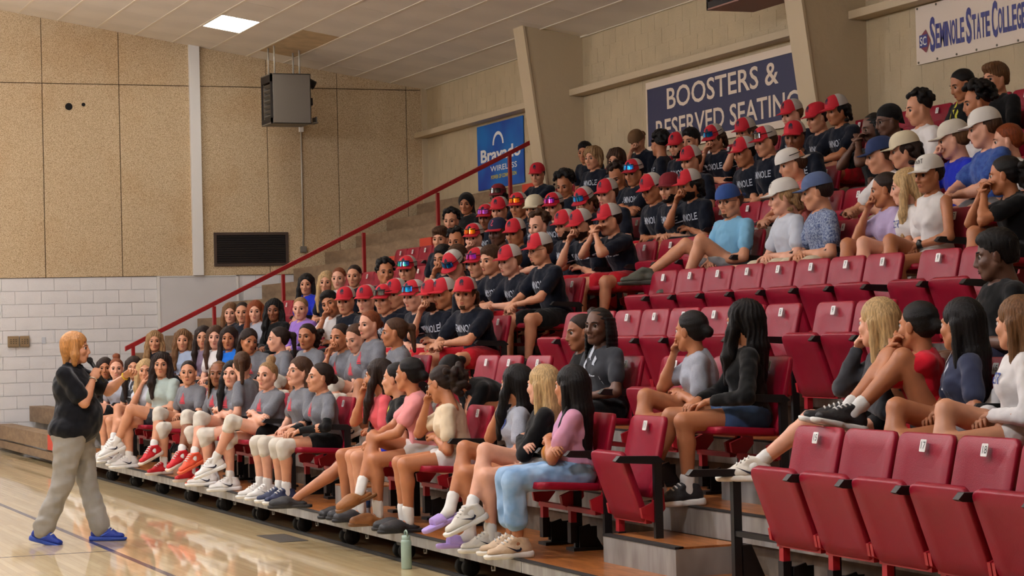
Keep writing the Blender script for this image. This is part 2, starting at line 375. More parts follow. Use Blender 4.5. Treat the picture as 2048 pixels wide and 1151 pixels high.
# ------------------------------------------------------------------ red hand rail at the end of the chair section
RY = 28.75
rail_z = lambda x: 1.524+0.4747*(x-6.05)
rx0, rx1 = 6.03, 11.35
rr_ = empty('hand_rail', (rx0, RY, 0.4)); tag(rr_, 'long red steel hand rail climbing beside the seats', 'hand rail')
def shift(mb, o): mb.v = [(p[0]-o[0], p[1]-o[1], p[2]-o[2]) for p in mb.v]; return mb
O = (rx0, RY, 0.4)
def rx(px, py):  # x of the rail at a photo pixel
    d = CF+CR*((px-1024)/CAM_F)-CU*((py-575.5)/CAM_F); return d.x*RY/d.y
k_ = RY/29.0
shift(MB().prism([(rx(250, 697), on_x(250, 697, rx(250, 697)).z-0.035), (rx(1063, 283), on_x(1063, 283, rx(1063, 283)).z-0.035), (rx(1063, 283), on_x(1063, 283, rx(1063, 283)).z+0.03), (rx(250, 697), on_x(250, 697, rx(250, 697)).z+0.03)], 'y', RY-0.025, RY+0.025), O).obj('rail_bar', M_rail, rr_, bevel=0.006)
for (px, py, ln_) in ((266, 692, 0.62), (428, 612, 0.7), (566, 548, 0.95), (727, 465, 0.95), (875, 385, 0.72), (1019, 308, 0.72)):
    x = rx(px, py); z = on_x(px, py, x).z
    shift(MB().box(x-0.022, x+0.022, RY-0.028, RY+0.028, z-ln_, z), O).obj('post', M_rail, rr_, bevel=0.004)

# ------------------------------------------------------------------ stepped platforms carrying the chairs
PY = [4.6, 7.32, 12.57, 17.82, 23.07, 28.32, 28.9]
for i in range(9):
    x0, z = nose(i), deck(i)
    x1 = nose(i+1) if i < 8 else X_WALL-0.06
    r = empty('seating_platform', (x0, 16, 0)); O = (x0, 16, 0)
    tag(r, ('plywood seating platform with grey steel edge, %s tier from the court' % ORD[i]) if i else 'lowest plywood seating platform on wheels, grey steel front edge', 'platform', 'stepped seating platforms')
    for y0, y1 in zip(PY[:-1], PY[1:]):
        if y1-y0 < 0.3 and i: pass
        shift(MB().box(x0+0.045, x1+0.05, y0+0.004, y1-0.004, z-0.03, z), O).obj('deck_board', M_ply, r)
        fh = 0.075 if i == 0 else 0.165
        shift(MB().box(x0, x0+0.03, y0+0.006, y1-0.006, z-fh, z-0.004), O).obj('fascia', M_galv, r)
        shift(MB().box(x0-0.004, x0+0.048, y0+0.004, y1-0.004, z-0.006, z+0.003), O).obj('nosing', M_rubber, r)
        if i: shift(MB().box(x0+0.05, x0+0.07, y0, y1, z-RISE-0.02, z-0.03), O).obj('riser_board', M_riser, r)
    if i == 0:
        shift(MB().box(x0+0.5, x0+0.52, PY[0], PY[-1], 0.0, z-0.03), O).obj('shade_sheet', M_void, r)  # added dark sheet standing in for the unlit void
        shift(MB().box(x0+0.03, x0+0.06, PY[0], PY[-1], 0.001, 0.022), O).obj('floor_track', M_rubber, r)
        y = 28.3; q = 0
        wm = MB().lathe([(0.0, -0.025), (0.055, -0.025), (0.062, -0.015), (0.062, 0.015), (0.055, 0.025), (0.0, 0.025)], 20, axis='x').mesh('wheel', M_rubber, True)
        bmh = MB().box(-0.02, 0.02, -0.09, 0.09, 0.03, 0.12).box(-0.05, 0.05, -0.05, 0.05, 0.10, 0.155).mesh('wheel_frame', M_black)
        hk = MB().tube([(0, 0, 0.09), (0, 0, 0.055), (0, 0.05, 0.05), (0, 0.055, 0.075)], 0.006, 6).mesh('latch_hook', M_galv)
        while y > 6:
            for dy in (-0.06, 0.07):
                w = link('wheel', wm, r); w.location = (x0+0.13-O[0], y+dy-O[1], 0.063); w.rotation_euler = (0, 0, PI/2)
            f = link('wheel_frame', bmh, r); f.location = (x0+0.14-O[0], y-O[1], 0)
            f = link('latch_hook', hk, r); f.location = (x0+0.06-O[0], y+0.62-O[1], 0.05)
            y -= 1.3125
# aisle steps
for i in range(8):
    for (ya, yb) in ((11.2, 12.2),):
        x0, z = nose(i+1), deck(i)
        r = empty('aisle_step', (x0-0.21, (ya+yb)/2, z)); O = (x0-0.21, (ya+yb)/2, z); h = RISE/2
        tag(r, ['grey steel aisle step with plywood top beside the end red chair', 'aisle step behind the person in black sweater'][i] if i < 2 else 'grey aisle step with wood top leading up to the %s tier' % ORD[i+1], 'step', 'aisle steps')
        shift(MB().box(x0-0.42, x0-0.005, ya, yb, z, z+h-0.012), O).obj('step_box', M_galv, r)
        shift(MB().box(x0-0.40, x0-0.005, ya+0.0, yb-0.0, z+h-0.012, z+h), O).obj('tread_board', M_ply, r)
        shift(MB().box(x0-0.424, x0-0.37, ya, yb, z+h-0.01, z+h+0.003), O).obj('nosing', M_rubber, r)
# small steps between the front-row chairs further along
for (ya, yb, lab) in ((23.1, 23.75, 'small grey step box behind the red sneakers'), (17.2, 17.7, 'small grey step box behind the grey clogs')):
    x0, z = nose(1), deck(0)
    r = empty('aisle_step', (x0-0.21, (ya+yb)/2, z)); O = (x0-0.21, (ya+yb)/2, z); tag(r, lab, 'step', 'aisle steps')
    shift(MB().box(x0-0.42, x0-0.01, ya, yb, z, z+0.155), O).obj('step_box', M_galv, r)
    shift(MB().box(x0-0.42, x0-0.01, ya, yb, z+0.156, z+0.168), O).obj('tread_board', M_ply, r)
# ------------------------------------------------------------------ flip-up stadium chairs
def round_panel(w, h, t, r, bow=0.0, nseg=5, bev=0.008, curl=0.0):
    """rounded panel: width along y, height along z (0..h), thickness along x (front at x=-t/2); bow = cylinder sag about z"""
    cs = [(w/2-r, h-r, 0), (-w/2+r, h-r, 90), (-w/2+r, r, 180), (w/2-r, r, 270)]
    ring = []
    for cx, cz, a0 in cs:
        for q in range(nseg+1):
            t_ = math.radians(a0+90*q/nseg); ring.append((cx+r*math.cos(t_), cz+r*math.sin(t_)))
    n = len(ring); v = []; f = []
    lay = [(-t/2, 1-bev*2/min(w, h)*1.0), (-t/2+bev*0.8, 1.0), (t/2-bev*0.8, 1.0), (t/2, 1-bev*2/min(w, h))]
    def X(y, z, x): return x - bow*(1-(2*y/w)**2) + bow + curl*(z/h)**2
    for x, s in lay:
        for y, z in ring:
            y2, z2 = y*s, (z-h/2)*s+h/2; v.append((X(y2, z2, x), y2, z2))
    for L in range(3):
        for k in range(n): f.append((L*n+k, (L+1)*n+k, (L+1)*n+(k+1) % n, L*n+(k+1) % n))
    # inner grid faces: fan rings toward the middle for a bowed face
    for L, flip in ((0, False), (3, True)):
        prev = list(range(L*n, L*n+n)); x, s0 = lay[L]
        for s in (0.66, 0.33):
            base = len(v)
            for y, z in ring: y2, z2 = y*s*s0, (z-h/2)*s*s0+h/2; v.append((X(y2, z2, x), y2, z2))
            cur = list(range(base, base+n))
            for k in range(n):
                q = (prev[k], prev[(k+1) % n], cur[(k+1) % n], cur[k]); f.append(q[::-1] if flip else q)
            prev = cur
        f.append(tuple(prev)[::-1] if flip else tuple(prev))
    return v, f
def panel_mesh(name, m, xf=None, **kw):
    v, f = round_panel(**kw); mb = MB(); mb.add(v, f); me = mb.mesh(name, m, True)
    if xf is not None: me.transform(xf)
    return me
# chair frame: origin on the deck below the backrest, x = towards the court is -x
BT = math.radians(13)
ME_back = panel_mesh('backrest', M_red, Matrix.Translation((-0.02, 0, 0.40)) @ Matrix.Rotation(BT, 4, 'Y'), w=0.475, h=0.49, t=0.035, r=0.05, bow=-0.03)
Mdn = Matrix.Translation((-0.03, 0, 0.415)) @ Matrix.Rotation(math.radians(-86), 4, 'Y')
ME_seat_dn = panel_mesh('seat', M_red, Mdn, w=0.46, h=0.43, t=0.045, r=0.06, bow=0.015)
ME_seat_up = panel_mesh('seat', M_red, Matrix.Translation((-0.065, 0, 0.27)) @ Matrix.Rotation(math.radians(-20), 4, 'Y'), w=0.46, h=0.44, t=0.045, r=0.05, bow=-0.015)
mb = MB()
for s in (-1, 1):
    mb.prism([(-0.12, 0.29), (-0.04, 0.26), (0.03, 0.34), (0.02, 0.46), (-0.02, 0.47), (-0.05, 0.38), (-0.13, 0.35)], 'y', s*0.238-0.012, s*0.238+0.012)
mb.box(-0.09, -0.05, -0.23, 0.23, 0.255, 0.285)
ME_brk = mb.mesh('hinge_bracket', M_redmetal)
mb = MB()
mb.box(-0.085, -0.045, 0.17, 0.215, 0.18, 0.27)
ME_stub = mb.mesh('red_stub', M_redmetal)
mb = MB()
mb.box(-0.09, -0.04, 0.165, 0.22, 0.05, 0.18); mb.box(-0.04, 0.10, 0.18, 0.20, 0.03, 0.15)
mb.prism([(-0.04, 0.15), (0.03, 0.17), (0.12, 0.02), (-0.04, 0.02)], 'y', 0.14, 0.155)
mb.box(-0.09, 0.14, 0.12, 0.25, 0.0, 0.02)
ME_leg = mb.mesh('leg_bracket', M_black)
mb = MB()
mb.prism([(-0.30, 0.635), (-0.27, 0.665), (-0.02, 0.655), (0.02, 0.62), (-0.02, 0.605), (-0.28, 0.625)], 'y', 0.230, 0.278)
ME_arm = mb.mesh('armrest', M_black)
mb = MB().box(-0.045, 0.005, 0.238, 0.268, 0.0, 0.62)
ME_post = mb.mesh('arm_post', M_black)
mb = MB(); v, f = round_panel(0.052, 0.06, 0.004, 0.006, 0, 2, 0.001); mb.add(v, f)
xp = Matrix.Rotation(BT, 4, 'Y') @ Matrix.Translation((-0.019-0.03, 0, 0.395))
ME_plate = mb.mesh('number_plate', M_plate); ME_plate.transform(Matrix.Translation((-0.02, 0, 0.40)) @ Matrix.Rotation(BT, 4, 'Y') @ Matrix.Translation((-0.0505, 0, 0.395)))
DIG = {}
def digit_mesh(d):
    if d not in DIG:
        me = text_mesh(str(d), 0.05, 0.9); me.materials.clear(); me.materials.append(M_ink)
        # text xy -> face -x, reading towards -y
        me.transform(Matrix.Translation((-0.02, 0, 0.40)) @ Matrix.Rotation(BT, 4, 'Y') @ Matrix.Translation((-0.0535, 0, 0.425)) @ Matrix(((0, 0, -1, 0), (-1, 0, 0, 0), (0, 1, 0, 0), (0, 0, 0, 1))))
        DIG[d] = me
    return DIG[d]
CHAIRS = {}     # row -> list of y
def chair(i, y, down, num, label, plate=True, left_end=False):
    r = empty('stadium_chair', (nose(i)+0.575, y, deck(i)))
    tag(r, label, 'chair', 'red flip-up chairs of the %s row' % ORD[i])
    link('backrest', ME_back, r)
    if plate:
        p = link('number_plate', ME_plate, r); link('numeral', digit_mesh(num), p)
    s = link('seat', ME_seat_dn if down else ME_seat_up, r)
    link('hinge_bracket', ME_brk, r); link('red_stub', ME_stub, r)
    link('leg_bracket', ME_leg, r)
    a_ = link('armrest', ME_arm, r); p_ = link('arm_post', ME_post, r); a_.location.y = -0.507; p_.location.y = -0.507
    if left_end:
        link('armrest', ME_arm, r); link('arm_post', ME_post, r)
    return r
# ------------------------------------------------------------------ distance-field modelling (bodies, heads, hair, clothes)
V3 = lambda *a: np.array(a, float)
class Field:
    """list of rounded shapes blended into one skin; polygonised on a regular grid"""
    def __init__(s, k=0.03): s.p = []; s.k = k; s.cut = []; s.pl = []; s.disp = None
    def cone(s, a, b, r1, r2, w=None, fac=1.0, k=None): s.p.append(('c', np.asarray(a, float), np.asarray(b, float), r1, r2, None if w is None else np.asarray(w, float), fac, k)); return s
    def ell(s, c, r, R=None, k=None): s.p.append(('e', np.asarray(c, float), np.asarray(r, float), R, k)); return s
    def sub(s, c, r, R=None, k=0.01): s.cut.append((np.asarray(c, float), np.asarray(r, float), R, k)); return s
    def plane(s, pt, n): s.pl.append((np.asarray(pt, float), np.asarray(n, float))); return s   # keeps the side opposite to n
    @staticmethod
    def d_ell(X, Y, Z, c, r, R):
        x, y, z = X-c[0], Y-c[1], Z-c[2]
        if R is not None:
            x, y, z = (R[0, 0]*x+R[1, 0]*y+R[2, 0]*z, R[0, 1]*x+R[1, 1]*y+R[2, 1]*z, R[0, 2]*x+R[1, 2]*y+R[2, 2]*z)
        k0 = np.sqrt((x/r[0])**2+(y/r[1])**2+(z/r[2])**2)+1e-9
        k1 = np.sqrt((x/r[0]**2)**2+(y/r[1]**2)**2+(z/r[2]**2)**2)+1e-9
        return k0*(k0-1)/k1
    @staticmethod
    def d_cone(X, Y, Z, a, b, r1, r2, w, fac):
        ba = b-a; L = max(ba@ba, 1e-9)
        x, y, z = X-a[0], Y-a[1], Z-a[2]
        t = np.clip((x*ba[0]+y*ba[1]+z*ba[2])/L, 0, 1)
        x = x-t*ba[0]; y = y-t*ba[1]; z = z-t*ba[2]
        q = x*x+y*y+z*z
        if w is not None:
            l = x*w[0]+y*w[1]+z*w[2]; q = q-l*l+(l/fac)**2
        return np.sqrt(q)-(r1+(r2-r1)*t)
    def dist(s, pr, X, Y, Z):
        return s.d_cone(X, Y, Z, *pr[1:7]) if pr[0] == 'c' else s.d_ell(X, Y, Z, pr[1], pr[2], pr[3])
    def box(s, pr):
        if pr[0] == 'c':
            m = max(pr[3], pr[4])*max(1, pr[6] if pr[5] is not None else 1)
            return np.minimum(pr[1], pr[2])-m, np.maximum(pr[1], pr[2])+m
        m = pr[2] if pr[3] is None else np.full(3, pr[2].max())
        return pr[1]-m, pr[1]+m
    def at(s, P):
        """distance at points"""
        X, Y, Z = P[:, 0], P[:, 1], P[:, 2]; D = None
        for pr in s.p:
            d = s.dist(pr, X, Y, Z); k = pr[-1] or s.k
            D = d if D is None else np.minimum(D, d)-np.maximum(k-np.abs(D-d), 0)**2/(4*k)
        return D
    def mesh(s, h):
        bx = [s.box(p) for p in s.p]; pad = 3*h+0.004
        lo = np.min([b[0] for b in bx], 0)-pad; hi = np.max([b[1] for b in bx], 0)+pad
        n = np.ceil((hi-lo)/h).astype(int)+1
        ax = [lo[i]+h*np.arange(n[i]) for i in range(3)]
        D = np.full(tuple(n), 1.0, np.float32)
        for pr, (b0, b1) in zip(s.p, bx):
            k = pr[-1] or s.k; mg = k+2*h
            i0 = np.clip(np.floor((b0-mg-lo)/h).astype(int), 0, n-1); i1 = np.clip(np.ceil((b1+mg-lo)/h).astype(int)+1, 1, n)
            sl = tuple(slice(a, b) for a, b in zip(i0, i1))
            X = ax[0][sl[0]][:, None, None]; Y = ax[1][sl[1]][None, :, None]; Z = ax[2][sl[2]][None, None, :]
            d = s.dist(pr, X, Y, Z); o = D[sl]
            D[sl] = np.minimum(o, d)-np.maximum(k-np.abs(o-d), 0)**2/(4*k)
        X = ax[0][:, None, None]; Y = ax[1][None, :, None]; Z = ax[2][None, None, :]
        if s.disp is not None: D = np.where(D < 0.05, D+s.disp(X, Y, Z), D)
        for c, r, R, k in s.cut:
            d = -s.d_ell(X, Y, Z, c, r, R); D = np.maximum(D, d)+np.maximum(k-np.abs(D-d), 0)**2/(4*k)
        for pt, nn in s.pl:
            D = np.maximum(D, (X-pt[0])*nn[0]+(Y-pt[1])*nn[1]+(Z-pt[2])*nn[2])
        return surface_nets(D, lo, h)
def surface_nets(D, lo, h):
    S = D < 0
    c8 = [S[a:S.shape[0]-1+a, b:S.shape[1]-1+b, c:S.shape[2]-1+c] for a in (0, 1) for b in (0, 1) for c in (0, 1)]
    cnt = sum(x.astype(np.int8) for x in c8); act = (cnt > 0) & (cnt < 8)
    idx = np.argwhere(act); N = len(idx)
    if N == 0: return np.zeros((0, 3)), np.zeros((0, 4), int)
    ids = np.full(act.shape, -1, np.int32); ids[act] = np.arange(N)
    pos = np.zeros((N, 3)); num = np.zeros(N)
    i, j, k = idx.T
    offs = [(a, b, c) for a in (0, 1) for b in (0, 1) for c in (0, 1)]
    val = {o: D[i+o[0], j+o[1], k+o[2]] for o in offs}
    for ax in range(3):
        for o in offs:
            if o[ax]: continue
            o2 = tuple(1 if q == ax else o[q] for q in range(3))
            a, b = val[o], val[o2]; m = (a < 0) != (b < 0)
            t = np.where(m, a/np.where(m, a-b, 1), 0)
            for q in range(3): pos[:, q] += np.where(m, (t if q == ax else o[q]), 0)
            num += m
    V = (idx+pos/num[:, None])*h+lo
    Q = []
    for ax in range(3):
        sl0 = [slice(None)]*3; sl1 = [slice(None)]*3; sl0[ax] = slice(0, -1); sl1[ax] = slice(1, None)
        A, B = S[tuple(sl0)], S[tuple(sl1)]
        u, w = [(1, 2), (2, 0), (0, 1)][ax]
        for flip in (False, True):
            m = (A & ~B) if not flip else (~A & B)
            e = np.argwhere(m)
            e = e[(e[:, u] > 0) & (e[:, w] > 0) & (e[:, u] < act.shape[u]) & (e[:, w] < act.shape[w])]
            def cell(du, dw):
                c = e.copy(); c[:, u] -= du; c[:, w] -= dw; return ids[c[:, 0], c[:, 1], c[:, 2]]
            q = np.stack([cell(1, 1), cell(0, 1), cell(0, 0), cell(1, 0)], 1)
            Q.append(q[:, ::-1] if flip else q)
    Q = np.concatenate(Q); return V, Q[(Q >= 0).all(1)]
def np_mesh(name, V, Q, mats, mi=None):
    me = bpy.data.meshes.new(name); V = np.asarray(V, np.float32); Q = np.asarray(Q, np.int32)
    me.vertices.add(len(V)); me.vertices.foreach_set('co', V.ravel())
    me.loops.add(Q.size); me.loops.foreach_set('vertex_index', Q.ravel())
    me.polygons.add(len(Q)); me.polygons.foreach_set('loop_start', np.arange(0, Q.size, Q.shape[1], dtype=np.int32))
    me.polygons.foreach_set('use_smooth', np.ones(len(Q), bool))
    for m in (mats if isinstance(mats, (list, tuple)) else [mats]): me.materials.append(m)
    if mi is not None: me.polygons.foreach_set('material_index', np.asarray(mi, np.int32))
    me.update(calc_edges=True); return me
def rot(axis, a):
    c, s_ = math.cos(a), math.sin(a)
    return {'x': np.array([[1, 0, 0], [0, c, -s_], [0, s_, c]]), 'y': np.array([[c, 0, s_], [0, 1, 0], [-s_, 0, c]]), 'z': np.array([[c, -s_, 0], [s_, c, 0], [0, 0, 1]])}[axis]

# ------------------------------------------------------------------ head (x forward, y left, z up; origin between the eyes' height and the skull middle)
def head_field(male):
    F = Field(0.022)
    j = 1.06 if male else 1.0
    F.ell((-0.018, 0, 0.036), (0.098, 0.077, 0.086))
    F.ell((0.018, 0, -0.03), (0.072, 0.062*j, 0.088), k=0.03)
    F.ell((0.066, 0, -0.098), (0.02, 0.022*j, 0.018), k=0.03)
    for s in (-1, 1):
        F.cone((-0.005, s*0.055*j, -0.052), (0.052, s*0.02*j, -0.1), 0.016*j, 0.016*j, k=0.03)
        F.ell((0.058, s*0.04, -0.03), (0.026, 0.024, 0.022), k=0.02)
        F.cone((0.086, s*0.012, 0.017 if male else 0.02), (0.068, s*0.05, 0.017 if male else 0.02), 0.0095 if male else 0.007, 0.007, k=0.014)
        F.ell((0.094, s*0.0125, -0.043), (0.012, 0.0085, 0.0085), k=0.007)
        R = rot('z', s*0.35) @ rot('y', 0.2)
        F.ell((-0.008, s*0.079, -0.012), (0.019, 0.0065, 0.031), R, k=0.006)
        F.ell((0.0, s*0.074, -0.018), (0.012, 0.008, 0.018), None, k=0.006)
    F.cone((0.088, 0, 0.012), (0.106, 0, -0.036), 0.0075, 0.0115 if male else 0.0105, k=0.012)
    F.ell((0.083, 0, -0.066), (0.014, 0.026, 0.016), k=0.014)
    # neck
    F.cone((-0.022, 0, -0.06), (-0.045, 0, -0.2), 0.052 if male else 0.045, 0.057 if male else 0.048, k=0.03)
    for s in (-1, 1): F.sub((0.1, s*0.033, 0.0), (0.024, 0.019, 0.0125), k=0.014)
    F.sub((0.103, 0, -0.0695), (0.012, 0.024, 0.0022), k=0.004)
    return F
HEADS = {}
def head_mesh(male, fine):
    key = (male, fine)
    if key not in HEADS: HEADS[key] = head_field(male).mesh(0.0058 if fine else 0.0092)
    return HEADS[key]
# eyes: white ball, iris, dark lash line; shared meshes
M_eye = mat('eye_white', (206, 194, 188), 0.3); M_iris = mat('iris', (46, 30, 22), 0.2); M_lash = mat('lash', (24, 18, 16), 0.6)
def eye_mesh(closed=False):
    V = []; Q = []; mi = []
    nu, nv = 14, 9; r = 0.0135
    for b in range(nv+1):
        t = PI*b/nv
        for a_ in range(nu):
            p = 2*PI*a_/nu; V.append((r*math.cos(t), r*math.sin(t)*math.cos(p), r*math.sin(t)*math.sin(p)))
    for b in range(nv):
        for a_ in range(nu):
            Q.append((b*nu+a_, b*nu+(a_+1) % nu, (b+1)*nu+(a_+1) % nu, (b+1)*nu+a_)); mi.append(1 if b < 3 else 0)
    # upper lid with lash line
    o = len(V); n = 9
    for q in range(n):
        t = -1.15+2.3*q/(n-1)
        for dz, dr in ((0.0, 0.0155), (0.0028, 0.0158), (0.0036, 0.0145), (-0.0005, 0.0138)):
            z = (0.0045 if not closed else -0.003)*math.cos(t*0.9)**(0.6)+dz-0.001
            V.append((math.cos(t)*dr*0.98, math.sin(t)*dr*1.0, z))
    for q in range(n-1):
        for e in range(4): Q.append((o+q*4+e, o+q*4+(e+1) % 4, o+(q+1)*4+(e+1) % 4, o+(q+1)*4+e)); mi.append(2)
    return np_mesh('eye', V, Q, [M_eye, M_iris, M_lash], mi)
ME_eye = eye_mesh(); ME_eye_c = eye_mesh(True)
def strip_tube(pts, rs, n=6, flat=0.6):
    mb = MB(); mb.tube(pts, rs, n); return np.array(mb.v), mb.f
def brow_mesh(s, male):
    th = 0.0042 if male else 0.003; mb = MB()
    mb.tube([(0.0915, s*0.014, 0.0205), (0.089, s*0.03, 0.025), (0.078, s*0.046, 0.0235), (0.066, s*0.055, 0.017)], [th*0.8, th, th*0.85, th*0.35], 6); return mb.mesh('eyebrow', M_lash, True)
BROW = {(s, m): brow_mesh(s, m) for s in (-1, 1) for m in (True, False)}
M_lip = mat('lips', (176, 92, 84), 0.4)
def lips_mesh(smile):
    mb = MB(); c = 0.004 if smile else -0.001
    mb.tube([(0.082, -0.023, -0.0695+c), (0.0935, -0.011, -0.0655), (0.0955, 0, -0.0665), (0.0935, 0.011, -0.0655), (0.082, 0.023, -0.0695+c)], [0.0018, 0.0042, 0.0042, 0.0042, 0.0018], 6)
    mb.tube([(0.082, -0.022, -0.071+c), (0.0915, -0.011, -0.0755), (0.0935, 0, -0.077), (0.0915, 0.011, -0.0755), (0.082, 0.022, -0.071+c)], [0.0018, 0.0045, 0.0054, 0.0045, 0.0018], 6)
    return mb.mesh('lips', M_lip, True)
ME_lips = {False: lips_mesh(False), True: lips_mesh(True)}
def beard_mesh(full):
    V, Q = head_mesh(True, False); x, y, z = V.T
    m = (z < -0.045) & (z > -0.125) & (x > -0.005) & ~((np.abs(y) < 0.026) & (z > -0.083) & (z < -0.058) & (x > 0.06))
    m &= (z < -0.035-0.5*(x-0.02)) | (np.abs(y) > 0.045)
    if not full: m &= (np.abs(y) < 0.026) & (z < -0.088)
    q = Q[m[Q].all(1)]; u = np.unique(q); mp = np.full(len(V), -1); mp[u] = np.arange(len(u))
    W = V[u].copy(); c = np.array([0.01, 0, -0.045]); d = W-c; d /= np.linalg.norm(d, axis=1)[:, None]; W += d*0.0022
    return np_mesh('beard', W, mp[q], M_lash)
_B = {}
def beard(full):
    if full not in _B: _B[full] = beard_mesh(full)
    return _B[full]

# ------------------------------------------------------------------ hair, built once per style
def hair_field(style):
    F = Field(0.02); rr = np.random.default_rng(5)
    def capf(g=0.0, fz=0.0, back=0.0):
        F.ell((-0.024-back, 0, 0.042), (0.1+g, 0.083+g, 0.088+g))
        F.ell((-0.055, 0, -0.01), (0.062+g, 0.07+g, 0.07+g))
    def face(zc=-0.03, top=0.105): F.sub((0.115, 0, zc), (0.095, 0.066, top), k=0.012)
    def ears():
        for s in (-1, 1): F.sub((0.03, s*0.09, -0.05), (0.05, 0.035, 0.06), k=0.01)
    strands = lambda f, a: (lambda X, Y, Z: a*np.sin(np.arctan2(Y, X+0.02)*f+Z*25))
    wav = lambda f, a: (lambda X, Y, Z: a*np.sin(np.arctan2(Y, X+0.03)*f+np.sin(Z*38)*1.6))
    if style in ('long', 'longwavy', 'longfront', 'longside'):
        capf(0.008); face(-0.028, 0.1)
        w = 1.25 if style == 'longwavy' else 1.0
        for s in (-1, 1):
            F.cone((-0.02, s*0.075, 0.06), (0.012, s*0.088, -0.06), 0.026*w, 0.028*w)
            if style == 'longside' and s > 0:
                F.cone((0.0, s*0.085, -0.06), (-0.05, s*0.09, -0.2), 0.028, 0.024); continue
            F.cone((0.012, s*0.088, -0.06), (0.035, s*0.1, -0.19), 0.028*w, 0.034*w, k=0.03)
            F.cone((0.035, s*0.1, -0.19), (0.06, s*0.092, -0.34), 0.034*w, 0.018)
        F.cone((-0.08, 0, 0.02), (-0.095, 0, -0.14), 0.05, 0.045, (0, 1, 0), 1.7)
        F.cone((-0.095, 0, -0.14), (-0.105, 0, -0.33), 0.045, 0.025, (0, 1, 0), 1.9)
        F.disp = wav(22, 0.005) if style == 'longwavy' else strands(34, 0.0025)
    elif style == 'longback':
        capf(0.006); face(-0.028, 0.1); ears()
        F.cone((-0.08, 0, 0.02), (-0.1, 0, -0.14), 0.055, 0.05, (0, 1, 0), 1.5)
        F.cone((-0.1, 0, -0.14), (-0.13, 0, -0.43), 0.05, 0.026, (0, 1, 0), 1.6)
        for s in (-1, 1): F.cone((-0.03, s*0.08, 0.0), (-0.045, s*0.085, -0.2), 0.026, 0.022)
        F.disp = strands(34, 0.0025)
    elif style == 'bob':
        capf(0.012); face(-0.03, 0.1)
        for s in (-1, 1):
            F.cone((0.0, s*0.078, 0.06), (0.005, s*0.09, -0.06), 0.03, 0.036); F.cone((0.005, s*0.09, -0.06), (0.0, s*0.085, -0.13), 0.036, 0.022)
        F.cone((-0.07, 0, 0.0), (-0.075, 0, -0.12), 0.055, 0.035, (0, 1, 0), 1.5); F.disp = strands(30, 0.003)
    elif style in ('pony', 'ponycurly', 'lowbun', 'bun', 'tight', 'puff'):
        F.ell((-0.02, 0, 0.038), (0.1015, 0.0805, 0.0885)); F.ell((-0.05, 0, -0.005), (0.058, 0.068, 0.065)); ears(); F.plane((0.068, 0, 0.086), (0.82, 0, -0.57)); F.sub((0.1, 0, 0.0), (0.05, 0.07, 0.085), k=0.02)
        if style == 'pony':
            F.cone((-0.11, 0, 0.05), (-0.155, 0, 0.03), 0.022, 0.03); F.cone((-0.155, 0, 0.03), (-0.165, 0, -0.17), 0.03, 0.016)
        if style == 'ponycurly':
            for q in range(26): F.ell(V3(-0.15, 0, 0.0)+rr.normal(0, 1, 3)*V3(0.025, 0.04, 0.06), [0.026]*3)
        if style == 'lowbun': F.ell((-0.125, 0, -0.01), (0.035, 0.04, 0.036))
        if style == 'bun': F.ell((-0.06, 0, 0.145), (0.042, 0.046, 0.038)); F.cone((-0.05, 0, 0.11), (-0.055, 0, 0.13), 0.03, 0.03)
        if style == 'puff':
            for q in range(30): F.ell(V3(-0.11, 0, 0.09)+rr.normal(0, 1, 3)*V3(0.03, 0.04, 0.035), [0.026]*3)
        F.disp = (lambda X, Y, Z: 0.0012*np.sin(Z*170+Y*60)) if style != 'puff' else None
    elif style == 'short':
        capf(0.002); F.ell((0.0, 0, 0.085), (0.085, 0.07, 0.05)); face(-0.028, 0.098); ears(); F.plane((0, 0, -0.055), (0.0, 0, -1)); F.disp = strands(40, 0.003)
    elif style == 'fringe':
        capf(0.006); F.ell((0.03, 0, 0.09), (0.07, 0.074, 0.04)); F.sub((0.12, 0, -0.045), (0.095, 0.064, 0.1), k=0.012); ears(); F.plane((0, 0, -0.06), (0, 0, -1)); F.disp = strands(30, 0.004)
    elif style == 'medium':   # chin-length men's hair, parted
        capf(0.014); face(-0.03, 0.098)
        for s in (-1, 1): F.cone((-0.01, s*0.08, 0.06), (-0.015, s*0.092, -0.06), 0.03, 0.026); F.cone((0.04, s*0.03, 0.115), (0.05, s*0.075, 0.05), 0.022, 0.018)
        F.cone((-0.08, 0, 0), (-0.085, 0, -0.09), 0.05, 0.035, (0, 1, 0), 1.4); F.disp = wav(24, 0.005)
    elif style in ('curly', 'curlytop', 'afro'):
        F.ell((-0.026, 0, 0.04), (0.096, 0.079, 0.084))
        n_ = {'curly': 120, 'curlytop': 70, 'afro': 150}[style]; g = {'curly': 0.014, 'curlytop': 0.016, 'afro': 0.034}[style]
        for q in range(n_):
            u = rr.normal(0, 1, 3); u /= np.linalg.norm(u)
            if u[2] < (-0.35 if style != 'curlytop' else 0.15): u[2] = abs(u[2])
            if u[0] > 0.55 and u[2] < 0.62: continue
            c = V3(-0.026, 0, 0.042)+u*V3(0.098+g, 0.08+g, 0.088+g)*rr.uniform(0.9, 1.03); r = rr.uniform(0.014, 0.024)
            F.ell(c, (r, r, r), k=0.008)
        F.sub((0.125, 0, -0.035), (0.095, 0.066, 0.1), k=0.01)
        if style == 'curlytop': ears()
    elif style in ('braids', 'dreads'):
        F.ell((-0.024, 0, 0.04), (0.099, 0.081, 0.086)); face(-0.025, 0.1)
